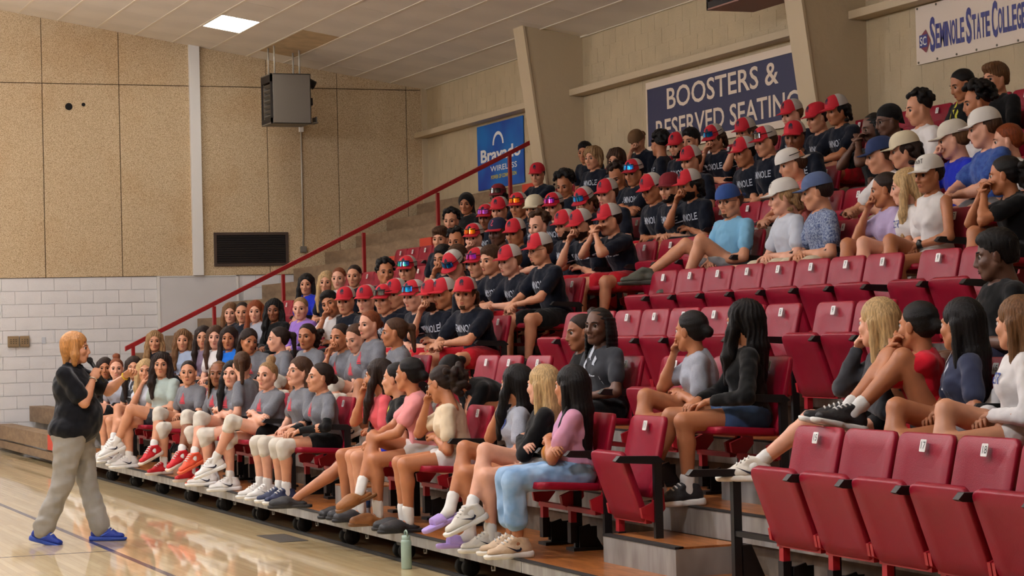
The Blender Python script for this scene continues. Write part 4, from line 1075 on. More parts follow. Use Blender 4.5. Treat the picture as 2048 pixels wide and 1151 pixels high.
def dress_head(root, J, s, hs, Rh, male, hair, hcol, cap, opt, smile=False):
    hm = hair_mat(hcol); M4 = Matrix([list(Rh[0]*hs)+[J['head'][0]], list(Rh[1]*hs)+[J['head'][1]], list(Rh[2]*hs)+[J['head'][2]], [0, 0, 0, 1]])
    def put(name, me, m=None, X=None, par=root):
        o = link(name, me, par)
        if par is root: o.matrix_basis = M4 @ X if X is not None else M4
        if m: slot(o, m)
        return o
    for q in (1, -1): put('eye', ME_eye_c if 'closed' in opt else ME_eye, None, Matrix.Translation((0.0735, q*0.033, -0.001)) @ Matrix.Rotation(q*0.16, 4, 'Z'))
    for q in (1, -1): put('eyebrow', BROW[(q, male)], hair_mat('dark' if hcol in ('blonde', 'dblonde', 'brown', 'lbrown', 'auburn', 'red', 'ginger') and not male else ('black' if hcol in ('black', 'dark') else 'brown')))
    put('lips', ME_lips[smile], mat('lips_'+opt['sk'], tuple(int(v*f) for v, f in zip(SKIN[opt['sk']], (0.84, 0.62, 0.64))), 0.45))
    if 'beard' in opt: put('beard', beard(opt['beard'] != 'goatee'), hm)
    if 'glasses' in opt: put('glasses', ME_glasses)
    if hair: put('hair', hair_mesh(hair), CL['black'] if hair in ('hood', 'durag') else hm)
    if 'beanie' in opt: put('beanie', ME_beanie)
    if cap:
        X = Matrix.Rotation(PI, 4, 'Z') @ Matrix.Rotation(-0.12, 4, 'Y') if 'backward' in opt else Matrix.Rotation(opt.get('tilt', 0.06), 4, 'Y') @ Matrix.Translation((0, 0, 0.004))
        kind = cap
        if kind == 'red':
            c = put('cap', ME_capfront, None, X); link('crown_back', ME_capback, c); link('brim', ME_brim, c); link('emblem', ME_logo, c)
        else:
            cc = {'white': (222, 218, 212), 'cream': (220, 208, 178), 'khaki': (206, 198, 184), 'navyc': (30, 48, 92), 'blue': (40, 74, 140), 'bluegrey': (84, 102, 142), 'tan': (104, 74, 44), 'snavy': (28, 30, 62), 'allred': (196, 24, 44), 'darkred': (120, 20, 34)}[kind]
            cm = mat('cap_'+kind, cc, 0.85, bump=(300, 0.2)); c = put('cap', ME_crown, cm, X); slot(link('brim', ME_brim, c), M_capred if kind == 'snavy' else cm)
            if kind == 'snavy': link('letter', ME_capS, c)
            if kind == 'allred': link('emblem', ME_logo, c)
            if kind == 'white' and 'plain' not in opt: link('lettering', ME_capT, c)
            if kind in ('navyc', 'bluegrey'): slot(link('emblem', ME_logo, c), mat('cap_patch', (206, 70, 60), 0.7))
        if 'shades' in opt: link('sunglasses', SHADES[opt['shades']], c)
PEOPLE_AT = []
TARGET = V3(3.32, 18.04, 1.45)
SHOE_SETS = [((226, 224, 220), (236, 234, 230)), ((30, 30, 34), (222, 220, 216)), ((60, 60, 66), (40, 40, 44)), ((200, 196, 188), (232, 230, 226))]
def person(px, py, row, sex, sk, hair, hcol, top, bottom, arms, legs, label, lean=0.06, cap=None, yaw=0.0, pitch=0.0, roll=0.0, b=1.0, look=None, sleeve=0.62, leg=0.42, shin=0.0, prt=None, shoes=None, sock=True, pads=False, smile=False, s=None, body_yaw=None, fine=None, tl_fix=None, shoe_kind='sneaker', armsleeve=0, watch=0, bag=0, **opt):
    male = sex == 'm'; s = (s or (1.04 if male else 0.97))*1.03; opt['sk'] = sk
    if fine is None: fine = row == 0 or (row == 1 and px > 900) or (px > 1430 and row <= 4)
    rx_ = nose(row)+0.455
    # root and trunk length so that the head stands where it is seen
    T = 0.46*s; hx = math.sin(lean)*T+math.sin(lean*0.6)*0.155*s+0.028*s
    W = on_x(px, py, rx_-hx); hzl = W.z-deck(row)
    tl = tl_fix or min(1.14, max(0.84, (hzl-SEAT_Z-0.085*s-0.155*s*math.cos(lean*0.6))/(T*math.cos(lean))))
    tgt = TARGET if look is None else np.asarray(look, float)
    dv = tgt-V3(*W); wy = math.atan2(dv[1], dv[0]); ly = (wy-PI+PI) % (2*PI)-PI   # turn relative to facing -x
    by = 0.16*ly if body_yaw is None else body_yaw
    face = PI+by; hy = ly-by+yaw; hp = math.atan2(dv[2], math.hypot(dv[0], dv[1]))*0.75+pitch
    hy = max(-1.5, min(1.5, hy)); tw = max(-0.45, min(0.45, hy*0.28))
    hd = rot('z', hy) @ V3(1, 0, 0)
    J = seated(s, lean, tw, tl, arms, legs, male, hd); J['twist'] = tw
    off = rot('z', face) @ J['head']; loc = Vector((rx_, W.y-off[1], deck(row)))
    hs = (1.08 if male else 1.05)*opt.get('hs', 1.0)*(0.5+0.5*s)
    Rh = rot('z', hy) @ rot('y', -hp) @ rot('x', roll)
    me = sculpt(J, s, b, male, fine, skin_mat(sk), hs, Rh)
    o = link('person', me); o.location = loc; o.rotation_euler = (0, 0, face); tag(o, label, 'person', 'people seated in the %s row' % ORD[row])
    PEOPLE_AT.append((row, loc.y))
    dress_head(o, J, s, hs, Rh, male, hair, hcol, cap, opt, smile)
    hg = 0.0195 if fine else 0.026
    FS = body_field(J, s, b, male, 0.016 if fine else 0.022, 'shirt', sleeve=sleeve); V, Q = FS.mesh(hg); link('shirt', np_mesh('shirt', V, Q, CL[top]), o)
    if opt.get('undershirt'): pass
    V, Q = body_field(J, s, b, male, 0.013 if fine else 0.017, 'shorts', leg=leg, shin=shin).mesh(hg); link('shorts' if leg < 0.8 else 'trousers', np_mesh('shorts', V, Q, CL[bottom]), o)
    if prt:
        t_, w_, vo, m_ = {'sem': ('SEMINOLE', 0.265, 0.03, M_print), 'emb': ('#', 0.085, 0.0, M_printred), 'hs': ('HSETLER', 0.2, 0.02, M_printblue), 'breno': ('BRENO', 0.22, 0.03, M_printblue), 'strong': ('STRONG', 0.25, 0.03, M_ink), 'gfx': ('#', 0.2, -0.02, mat('print_yellow', (196, 190, 60), 0.8)), 'gfxw': ('#', 0.2, -0.02, M_print), 'box': ('TEAM', 0.2, 0.0, M_printred)}[prt]
        tv, tf = emblem_pts() if t_ == '#' else text_pts(t_, 0.012)
        if t_ != '#': tv = tv*np.array([1, 1.5, 1])
        place_print(FS, J, tv, tf, w_*s, vo, 0, 'chest_print', m_, o)
    if 'necklace' in opt:
        F2 = FS; c = J['neck']; mb = MB(); pts = []
        for q in range(13):
            t = -1+2*q/12; pts.append(c+V3(0.045+0.055*(1-t*t), 0.062*t, -0.02-0.075*(1-t*t)))
        mb.tube(pts, 0.0025, 5); mb.obj('necklace', M_lock, o)
    if armsleeve or watch:
        for q in (1, -1):
            sh, el, wr = J['sh'][q], J['el'][q], J['wr'][q]
            if armsleeve:
                F = Field(0.015).cone(el+(sh-el)*0.3, el, 0.043*s, 0.042*s).cone(el, wr, 0.042*s, 0.03*s); V, Q = F.mesh(0.013); link('arm_sleeve', np_mesh('arm_sleeve', V, Q, CL['black']), o)
            if watch == q:
                ax = (wr-el)/np.linalg.norm(wr-el); c = wr-ax*0.02; F = Field(0.004).cone(c-ax*0.007, c+ax*0.007, 0.029*s, 0.029*s); up = frame(ax, J['hz'][q])[:, 2]; F.ell(c+up*0.028*s, (0.017, 0.017, 0.012)); V, Q = F.mesh(0.006); link('wrist_watch', np_mesh('wrist_watch', V, Q, M_black), o)
    if bag:
        c = J['waist']+V3(0.14, -0.02, 0.02); F = Field(0.03).cone(c+V3(0, 0.09, 0.0), c+V3(0.01, -0.09, -0.03), 0.05, 0.045).ell(c+V3(0.01, 0, -0.01), (0.06, 0.1, 0.06)); V, Q = F.mesh(0.012); w = link('waist_bag', np_mesh('waist_bag', V, Q, cloth('mustard', (178, 112, 34))), o)
        MB().tube([tuple(c+V3(0, 0.1, 0.02)), tuple(J['chest']+V3(0.11, 0.1, 0.05)), tuple(J['sh'][1]+V3(0.03, -0.05, 0.07))], 0.01, 6).obj('strap', M_rubber, w, smooth=True)
    for q in (1, -1):
        an, kn = J['an'][q], J['kn'][q]
        if sock and row <= 2:
            F = Field(0.02); ax = (kn-an)/np.linalg.norm(kn-an); F.cone(an-ax*0.02, an+ax*0.085*opt.get('sockh', 1.0), 0.038*s, 0.043*s); (F.cone(an-ax*0.01, an+(rot('z', J['fy'][q]) @ rot('y', J['fp'][q]) @ V3(0.11, 0, -0.05)), 0.036*s, 0.028*s) if shoe_kind == 'slide' else None); V, Q = F.mesh(0.014); link('sock', np_mesh('sock', V, Q, CL['sock']), o)
        if pads:
            F = Field(0.02); ax = (kn-an)/np.linalg.norm(kn-an); ay = (J['hip'][q]-kn)/np.linalg.norm(J['hip'][q]-kn); F.cone(kn-ax*0.075, kn, 0.06*s, 0.064*s); F.cone(kn, kn+ay*0.06, 0.064*s, 0.066*s); V, Q = F.mesh(0.012); link('knee_pad', np_mesh('knee_pad', V, Q, CL['pad']), o)
        if row <= 3 or px > 1250:
            cu, cs = shoes or SHOE_SETS[(int(px)+row) % 4]; u_, so = shoe_pair(shoe_kind, cu, cs)
            Rf = rot('z', J['fy'][q]) @ rot('y', J['fp'][q]); x = link('shoe', u_, o); L = an+Rf @ V3(0.0, 0, -0.085)
            x.matrix_basis = Matrix([list(Rf[i]*s*(1.18 if male else 1.14))+[L[i]] for i in range(3)]+[[0, 0, 0, 1]]); link('sole', so, x)
            if row <= 1 and shoe_kind == 'sneaker': link('laces', ME_laces, x)
            if row <= 1 and shoe_kind == 'sneaker' and sum(cu) > 400:
                for q2 in (1, -1): w = link('swoosh', ME_swoosh, x); w.location = (-0.01, q2*0.0375, 0.05); w.rotation_euler = (0, 0, q2*0.13)
    return o
# ------------------------------------------------------------------ who sits where: photo position of the head, row, build, clothes, pose
N = dict(top='navy', prt='sem', bottom='redshort', male=True)
TABLE = []
def P(px, py, row, sex, sk, hair, hcol, top, bottom, arms, legs, desc, **kw): TABLE.append((px, py, row, sex, sk, hair, hcol, top, bottom, arms, legs, desc, kw))
def NV(px, py, row, sk, hcol, desc, arms='knees', cap='red', hair='undercap', lean=0.28, legs='wide', **kw):   # ball players in navy team shirts
    P(px, py, row, 'm', sk, hair, hcol, kw.pop('top', 'navy'), kw.pop('bottom', 'redshort' if (int(px) % 3) else 'blackshort'), arms, legs, desc, lean=lean, cap=cap, prt=kw.pop('prt', 'sem'), leg=kw.pop('leg', 0.62), **kw)
RED = ((206, 28, 40), (226, 210, 196)); CORAL = ((240, 90, 60), (244, 110, 70)); WHT = ((232, 230, 226), (240, 238, 234)); NVW = ((34, 44, 78), (236, 234, 230)); BEI = ((206, 178, 148), (236, 230, 220)); BLK = ((34, 34, 38), (30, 30, 34)); TANS = ((150, 96, 50), (120, 80, 44)); LIL = ((176, 150, 214), (176, 150, 214)); BW = ((30, 30, 34), (236, 234, 230)); OFFW = ((222, 216, 204), (232, 228, 220))
# front row, left to right
P(209, 736, 0, 'f', 't', 'long', 'dark', 'black', 'blackshort', 'lap', 'flat', 'black top mostly hidden behind the speaker', shoes=WHT)
P(232, 737, 0, 'f', 'p', 'bun', 'auburn', 'lgrey', 'blackshort', 'lap', 'crossL', 'pale grey top, auburn hair tied up', shoes=WHT)
P(267, 735, 0, 'f', 'l', 'long', 'dark', 'charcoal', 'blackshort', 'lap', 'flat', 'dark vest over patterned top, dark hair', shoes=WHT, prt='gfxw')
P(290, 741, 0, 'f', 'l', 'long', 'blonde', 'pale', 'blackshort', 'faceR', 'crossR', 'pale blue top, hand over mouth', shoes=WHT)
P(322, 729, 0, 'f', 'l', 'longwavy', 'dark', 'mint', 'charcoal', 'lap', 'crossL', 'mint tee and dark shorts, arms in lap', watch=1, b=1.3, shoes=WHT, s=1.02)
g = dict(prt='emb', pads=True, leg=0.3)
P(376, 752, 0, 'f', 'l', 'lowbun', 'dark', 'grey', 'blackshort', 'lap', 'crossR', 'grey tee, white knee pads, red shoes', shoes=RED, **g)
P(436, 755, 0, 'f', 'b', 'braids', 'lbrown', 'grey', 'blackshort', 'lap', 'crossR', 'grey tee, long light braids, red shoes', shoes=RED, **g)
P(463, 749, 0, 'f', 'p', 'long', 'black', 'grey', 'blackshort', 'fold', 'crossR', 'grey tee, black hair, arms folded', shoes=CORAL, pitch=0.06, **g)
P(484, 729, 0, 'f', 'p', 'pony', 'brown', 'grey', 'blackshort', 'lap', 'flat', 'grey tee, ponytail turned to the camera', look=(9, 26, 1.2), shoes=WHT, **g)
P(533, 752, 0, 'f', 'p', 'bun', 'dblonde', 'grey', 'blackshort', 'fold', 'crossL', 'grey tee, hair bun on top, smiling', smile=True, shoes=WHT, **g)
P(597, 743, 0, 'f', 'p', 'longback', 'brown', 'grey', 'blackshort', 'lap', 'flat', 'grey tee, pulled-back brown hair, chin raised', shoes=WHT, closed=1, pitch=0.1, **g)
P(639, 776, 0, 'f', 'l', 'lowbun', 'dark', 'grey', 'blackshort', 'thighs', 'flat', 'grey tee with black arm sleeves, navy shoes', shoes=NVW, armsleeve=1, **g)
P(754, 752, 0, 'f', 't', 'long', 'dark', 'coral', 'coral', 'chinR', 'outR', 'coral tee, hand at mouth, dark clog', watch=1, leg=0.3, shoes=BLK, shoe_kind='clog', sock=False, lean=0.15)
P(790, 757, 0, 'f', 'l', 'lowbun', 'black', 'black', 'royal', 'lap', 'flat', 'black graphic tee and blue shorts', prt='gfx', shoes=((40, 40, 44), (30, 30, 34)), shoe_kind='clog', lean=0.12)
P(817, 748, 0, 'f', 't', 'lowbun', 'black', 'pink', 'whiteshort', 'knees', 'crossR', 'pink tee leaning forward, tan slippers', leg=0.3, shoes=TANS, shoe_kind='clog', lean=0.18)
P(878, 774, 0, 'f', 't', 'ponycurly', 'dark', 'cream', 'whiteshort', 'chinR', 'flat', 'cream tee and glasses, head bowed', leg=0.3, glasses=1, pitch=-0.35, lean=0.2, shoes=BLK, shoe_kind='clog', roll=0.1)
P(1030, 774, 0, 'f', 't', 'long', 'black', 'lgrey', 'blackshort', 'faceR', 'crossR', 'light grey lettered tee, hand raised, lilac slides', prt='breno', leg=0.3, shoes=LIL, shoe_kind='slide', lean=0.05)
P(1085, 790, 0, 'f', 'p', 'longback', 'blonde', 'black', 'whiteshort', 'fold', 'crossR', 'black long-sleeved top, blonde hair, arms folded', sleeve=1.9, leg=0.3, shoes=OFFW, lean=-0.02)
P(1141, 774, 0, 'f', 't', 'longback', 'black', 'lav', 'jeans', 'fold', 'flat', 'lavender tee, cropped jeans, mustard waist bag', leg=1, shin=0.62, shoes=BEI, lean=-0.02, sock=False, bag=1, b=1.08)
# second row
P(309, 694, 1, 'f', 'l', 'longwavy', 'dblonde', 'navy', 'blackshort', 'lap', 'flat', 'navy top, wavy blonde hair')
P(365, 680, 1, 'f', 'l', 'longwavy', 'lbrown', 'steel', 'blackshort', 'lap', 'crossL', 'pale blue-grey top, long wavy hair')
P(406, 674, 1, 'f', 'l', 'long', 'dark', 'mauve', 'blackshort', 'lap', 'flat', 'dull mauve top, long dark hair')
P(430, 674, 1, 'f', 'p', 'long', 'brown', 'white', 'blackshort', 'lap', 'flat', 'white tee, long brown hair')
P(457, 676, 1, 'f', 't', 'long', 'dark', 'blue', 'blackshort', 'lap', 'flat', 'bright blue tee, long dark hair')
P(493, 683, 1, 'f', 't', 'longback', 'dark', 'grey', 'blackshort', 'lap', 'flat', 'grey tee leaning, looking aside and down', prt='emb', look=(7, 16, 0.6), lean=0.3, roll=-0.15)
P(554, 686, 1, 'f', 'p', 'pony', 'dark', 'grey', 'blackshort', 'lap', 'flat', 'grey tee in profile, dark ponytail', look=(3, 22.6, 1.5), lean=0.15)
P(613, 672, 1, 'f', 't', 'ponycurly', 'dark', 'grey', 'blackshort', 'lap', 'crossR', 'grey tee, curly dark ponytail', pads=True)
P(677, 674, 1, 'f', 't', 'lowbun', 'dark', 'grey', 'blackshort', 'chinR', 'flat', 'grey tee, fist at the mouth', prt='emb', lean=0.2, pads=True)
P(709, 689, 1, 'f', 'p', 'lowbun', 'brown', 'grey', 'blackshort', 'lap', 'flat', 'grey tee looking down at hands', prt='emb', pitch=-0.3, lean=0.2, pads=True)
P(738, 648, 1, 'f', 'p', 'lowbun', 'auburn', 'grey', 'blackshort', 'lap', 'crossR', 'grey tee sitting tall, auburn hair', prt='emb', lean=0.02, pads=True)
P(787, 664, 1, 'f', 't', 'pony', 'brown', 'grey', 'blackshort', 'lap', 'crossR', 'grey tee in profile, brown ponytail', look=(3, 19.4, 1.5), lean=0.1)
P(903, 735, 1, 'f', 't', 'lowbun', 'black', 'black', 'blackshort', 'knees', 'flat', 'black top bent low behind the cream tee', lean=1.25, look=(4, 15, 0.5), tl_fix=1.0, pitch=-0.5)
P(1160, 664, 1, 'f', 'b', 'puff', 'dark', 'black', 'blackshort', 'fold', 'flat', 'black tank top, hair in a puff', sleeve=0, look=(3, 14.6, 1.2), roll=0.1)
P(1196, 652, 1, 'f', 'd', 'braids', 'black', 'charcoal', 'blackshort', 'lap', 'flat', 'washed black tee, long braids', prt='gfxw', look=(2.5, 12.0, 1.9))
P(1378, 663, 1, 'f', 't', 'lowbun', 'black', 'lgrey', 'blackshort', 'chinR', 'crossR', 'light grey tee, chin on hand', lean=0.15, leg=0.25)
P(1487, 662, 1, 'f', 't', 'longwavy', 'black', 'black', 'denim', 'thighs', 'outaisle', 'black sweater and denim shorts, white-black sneakers', sleeve=1.85, leg=0.3, shoes=BW, lean=-0.02, s=1.03)
P(1752, 645, 1, 'f', 'p', 'longback', 'blonde', 'charcoal', 'blackshort', 'chinR', 'outfar', 'charcoal sweatshirt, chin on fist, blonde hair', sleeve=1.9, leg=0.25, shoes=OFFW, lean=0.1, outfar=1)
P(1834, 675, 1, 'f', 't', 'lowbun', 'black', 'red', 'blackshort', 'clasp', 'up', 'red tee held over the mouth, knees up', watch=-1, prt='gfxw', leg=0.25, shoes=BW, lean=0.05)
P(1919, 663, 1, 'f', 't', 'longback', 'black', 'slate', 'greyshort', 'lap', 'crossR', 'dark slate tee, long black hair', leg=0.25, prt='gfxw', lean=0.05)
P(2032, 647, 1, 'f', 'l', 'longback', 'lbrown', 'white', 'whiteshort', 'lap', 'crossR', 'white sweatshirt, light brown hair', sleeve=1.9, leg=0.25, prt='hs', lean=0.0)
# third row
P(460, 629, 2, 'f', 'p', 'long', 'lbrown', 'navy', 'blackshort', 'lap', 'flat', 'navy top, straight light brown hair')
P(484, 634, 2, 'f', 'l', 'lowbun', 'dark', 'navy', 'blackshort', 'lap', 'flat', 'navy top, dark hair pulled back')
P(510, 625, 2, 'f', 'p', 'long', 'red', 'lgrey', 'blackshort', 'lap', 'flat', 'grey tee with red box print, red hair', prt='box')
P(547, 620, 2, 'f', 'b', 'longwavy', 'black', 'black', 'blackshort', 'lap', 'flat', 'black sweater, long dark wavy hair', sleeve=1.9)
P(600, 619, 2, 'f', 'p', 'pony', 'dblonde', 'lilac', 'blackshort', 'lap', 'flat', 'lilac sweatshirt, curly blonde hair', sleeve=1.9)
P(656, 607, 2, 'm', 't', 'short', 'black', 'white', 'blackshort', 'chinR', 'wide', 'white tee, head resting on hand', lean=0.3, roll=0.35)
NV(690, 602, 2, 'l', 'dark', 'navy tee, red cap, silver chain', arms='lap', necklace=1, lean=0.1)
NV(730, 600, 2, 'p', 'lbrown', 'navy tee, red cap, short blond hair', arms='lap', lean=0.15)
NV(765, 606, 2, 'l', 'brown', 'navy tee, red cap with dark goggles', shades='dark', arms='lap')
NV(791, 588, 2, 'l', 'brown', 'navy tee, red cap, sitting tall', arms='lap', lean=0.05)
NV(824, 592, 2, 'p', 'lbrown', 'navy tee, red cap with blue shades', shades='blue', arms='lap')
NV(860, 592, 2, 'l', 'dark', 'navy tee, red cap, hand at chin', arms='chinR', beard='full')
NV(886, 590, 2, 't', 'dark', 'navy tee, red cap with white back, arm raised', arms='back', necklace=1, lean=0.1)
NV(926, 596, 2, 'l', 'brown', 'navy tee, red cap, forearms on knees, red shorts', hair='undercaplong', beard='goatee', bottom='redshort', look=(1.5, 12, 1.6), b=1.1)
P(1990, 528, 2, 'm', 'd', 'short', 'black', 'black', 'slate', 'lap', 'flat', 'black polo seated by the right edge', necklace=1, look=(2, 14, 0.8), prt=None)
# fourth row
P(612, 576, 3, 'f', 'l', 'long', 'black', 'royal', 'blackshort', 'lap', 'flat', 'royal blue top, long black hair')
P(652, 565, 3, 'f', 'l', 'long', 'blonde', 'navy', 'blackshort', 'lap', 'flat', 'navy top, wavy blonde hair, upper row')
P(677, 556, 3, 'f', 'p', 'lowbun', 'auburn', 'lgrey', 'blackshort', 'lap', 'flat', 'pale grey tee, auburn hair pulled back')
P(708, 551, 3, 'f', 'l', 'lowbun', 'dark', 'navy', 'blackshort', 'lap', 'flat', 'navy tee, brown hair pulled back')
P(770, 544, 3, 'm', 't', 'curly', 'black', 'navy', 'blackshort', 'lap', 'wide', 'navy tee, big curly dark hair, face turned aside', look=(6, 12, 1.9))
NV(812, 548, 3, 'l', 'dark', 'navy tee, red cap with green-blue shades', shades='multi', arms='lap', lean=0.2, beard='goatee')
P(886, 517, 3, 'm', 't', 'short', 'black', 'navy', 'blackshort', 'chinR', 'wide', 'navy tee, short black hair, hand at chin', lean=0.25)
NV(904, 537, 3, 'p', 'brown', 'navy tee, red cap tilted down, bright blue shades', shades='blue', pitch=-0.35, tilt=0.2)
P(914, 517, 3, 'm', 'l', 'short', 'brown', 'navy', 'blackshort', 'lap', 'wide', 'navy tee, brown hair, hidden behind caps')
NV(951, 528, 3, 'l', 'brown', 'navy tee, red cap with purple shades', shades='purple', arms='knees')
NV(977, 520, 3, 'l', 'brown', 'navy tee, bare head, brown hair, leaning forward', cap=None, hair='short', arms='knees', lean=0.35)
NV(1013, 524, 3, 'p', 'lbrown', 'navy tee, red cap, forearms on knees, blond', arms='knees', lean=0.38)
NV(1078, 499, 3, 'l', 'brown', 'navy tee, red cap and glasses, moustache', glasses=1, beard='goatee', arms='knees', lean=0.25, bottom='blackshort')
# fifth row
P(881, 477, 4, 'm', 'l', 'fringe', 'brown', 'navy', 'blackshort', 'lap', 'wide', 'navy tee, brown fringe, half hidden')
P(912, 487, 4, 'm', 't', 'curlytop', 'black', 'navy', 'blackshort', 'lap', 'wide', 'navy tee, black curly top')
NV(945, 475, 4, 'p', 'dark', 'navy tee, red cap with orange shades, hand at mouth', shades='orange', arms='chinR')
NV(994, 464, 4, 'd', 'black', 'navy tee and navy cap with red letter', cap='snavy', arms='lap', lean=0.15, b=1.15)
NV(1027, 466, 4, 't', 'dark', 'navy tee, red cap, dark eyes', arms='knees')
NV(1075, 452, 4, 'p', 'brown', 'navy tee, bare head, curly brown hair', cap=None, hair='curlytop', lean=0.2)
NV(1128, 450, 4, 'l', 'dark', 'navy tee, red cap, looking left', beard='full', lean=0.2)
NV(1157, 450, 4, 'l', 'dark', 'navy tee, red cap, chin on hand, goatee', arms='chinR', beard='full', lean=0.3, pitch=-0.1)
NV(1214, 440, 4, 'l', 'dark', 'navy tee, red cap, hands clasped at chin, red shorts', arms='clasp', lean=0.35, bottom='redshort')
P(1460, 402, 4, 'm', 'l', 'undercap', 'brown', 'sky', 'greyshort', 'lap', 'uppolo', 'sky-blue polo, backward blue cap, glasses', cap='blue', backward=1, glasses=1, beard='goatee', lean=0.0, leg=0.55, shoes=((74, 76, 66), (60, 60, 54)), look=(2.5, 14, 1.8))
P(1565, 405, 4, 'm', 'p', 'undercaplong', 'dblonde', 'pale', 'khaki', 'lap', 'wide', 'pale grey polo, white lettered cap', cap='white', lean=0.1, leg=0.6)
P(1631, 384, 4, 'm', 'l', 'undercap', 'dark', 'dotted', 'khaki', 'lap', 'wide', 'patterned blue polo, blue-grey cap, moustache', cap='bluegrey', lean=0.1, leg=0.6)
P(1768, 389, 4, 'f', 't', 'lowbun', 'dark', 'lavtank', 'lilac', 'chinR', 'crossR', 'lavender top, fingers at lips', lean=0.12, leg=0.25, fine=True)
P(1810, 377, 4, 'f', 'p', 'longfront', 'blonde', 'white', 'whiteshort', 'lap', 'crossR', 'white tee, long blonde hair', leg=0.3, prt='hs')
P(1857, 349, 4, 'f', 't', 'undercap', 'dark', 'white', 'whiteshort', 'lap', 'crossR', 'white tank top and white lettered cap', watch=1, cap='white', sleeve=0, necklace=1, look=(2, 12.5, 1.8), leg=0.3)
P(2004, 381, 4, 'f', 't', 'ponycurly', 'black', 'black', 'blackshort', 'clasp', 'crossR', 'black tee, hand on face, curly dark ponytail', lean=0.3)
# sixth row
P(902, 441, 5, 'm', 'l', 'curly', 'black', 'navy', 'blackshort', 'lap', 'wide', 'dark tee, curly black hair, below the hooded person')
NV(969, 437, 5, 'b', 'dark', 'navy tee, red cap with pink goggles', shades='pink')
NV(998, 420, 5, 'l', 'dark', 'navy tee, red cap, partly hidden', arms='lap')
NV(1036, 412, 5, 't', 'dark', 'navy tee, red cap with yellow-orange shades', shades='orange', arms='lap')
NV(1065, 417, 5, 'l', 'brown', 'navy tee, cream cap', cap='cream', arms='lap')
NV(1104, 416, 5, 'l', 'dark', 'navy tee, red cap with purple-pink shades', shades='purple', arms='lap')
NV(1165, 405, 5, 'l', 'brown', 'navy tee, red cap with blue shades, hand on face', shades='blue', arms='chinR', pitch=-0.25, hair='undercaplong', lean=0.3)
NV(1213, 387, 5, 'p', 'brown', 'navy tee, red cap, straight gaze', arms='lap')
NV(1300, 378, 5, 't', 'dark', 'navy tee, red cap, arms in lap, eyes down', arms='lap', pitch=-0.15)
NV(1335, 382, 5, 'l', 'black', 'navy tee, red cap, short dark beard', cap='darkred', beard='full', arms='lap', necklace=1, look=(2, 15, 1.8))
NV(1374, 380, 5, 't', 'black', 'navy tee, red cap, beard, fist near mouth', beard='full', arms='chinR', lean=0.3, hair='undercaplong')
P(1582, 329, 5, 'm', 'l', 'undercap', 'brown', 'coralcheck', 'greypants', 'knees', 'wide', 'coral checked shirt, backward white cap, orange shades', cap='white', backward=1, plain=1, shades='orange', lean=0.3, leg=1, shin=0.8, b=1.1)
P(1754, 313, 5, 'm', 'l', 'undercap', 'brown', 'white', 'khaki', 'knees', 'wide', 'white tee and navy cap', cap='navyc', lean=0.35)
P(1806, 301, 5, 'm', 'l', 'undercaplong', 'dark', 'purple', 'khaki', 'lap', 'wide', 'purple tee and cream cap, dark long hair', cap='cream', lean=0.1)
P(1903, 280, 5, 'm', 'p', 'undercap', 'lbrown', 'royal', 'khaki', 'chinR', 'wide', 'royal blue tee and pale khaki cap', cap='khaki', lean=0.2)
P(1966, 257, 5, 'm', 'p', 'undercap', 'brown', 'floral', 'greyshort', 'knees', 'wide', 'blue floral shirt and white cap, broad build', cap='white', b=1.35, lean=0.2, s=1.08)
P(2014, 322, 5, 'f', 'p', 'lowbun', 'red', 'white', 'whiteshort', 'lap', 'flat', 'white top, red hair, mostly hidden')
# seventh row
P(931, 411, 6, 'm', 't', 'hood', 'black', 'black', 'blackshort', 'lap', 'wide', 'black hooded top with a chain', sleeve=1.9, necklace=1, lean=0.1)
NV(994, 392, 6, 'd', 'black', 'dark tee, dark red cap with shades, curly hair', cap='darkred', shades='dark', hair='undercaplong')
P(1127, 370, 6, 'm', 't', 'afro', 'black', 'navy', 'blackshort', 'lap', 'wide', 'navy tee, tall dark curly hair', pitch=-0.2, lean=0.2)
P(1232, 357, 6, 'm', 't', 'curlytop', 'dark', 'navy', 'blackshort', 'lap', 'wide', 'navy tee, dark curls, head down', pitch=-0.3, lean=0.2)
NV(1266, 346, 6, 't', 'dark', 'navy tee, red cap with pale blue shades', shades='blue', arms='fold', necklace=1, lean=0.12)
NV(1379, 321, 6, 'l', 'brown', 'navy tee, red cap, sitting back', arms='lap')
NV(1485, 305, 6, 't', 'black', 'navy tee, red cap, dark brows', arms='lap')
NV(1530, 284, 6, 'l', 'brown', 'navy tee, red cap with clear shades', shades='dark', arms='lap', lean=0.15)
NV(1589, 274, 6, 'b', 'black', 'navy tee, red cap, facing the camera', arms='lap', look=(2, 11, 1.8))
P(1746, 257, 6, 'm', 'd', 'dreads', 'black', 'black', 'blackshort', 'clasp', 'wide', 'black tee, short locs, hands clasped')
P(1776, 241, 6, 'm', 'd', 'durag', 'black', 'black', 'blackshort', 'lap', 'wide', 'black tee, black head scarf and glasses', glasses=1)
P(1838, 217, 6, 'm', 'l', 'curlytop', 'black', 'white', 'blackshort', 'lap', 'wide', 'white tee with blue print, dark curly top', prt='hs', lean=0.1, necklace=1)
P(1954, 205, 6, 'm', 't', 'afro', 'black', 'white', 'blackshort', 'lap', 'wide', 'white lettered tee, black curly hair', prt='strong')
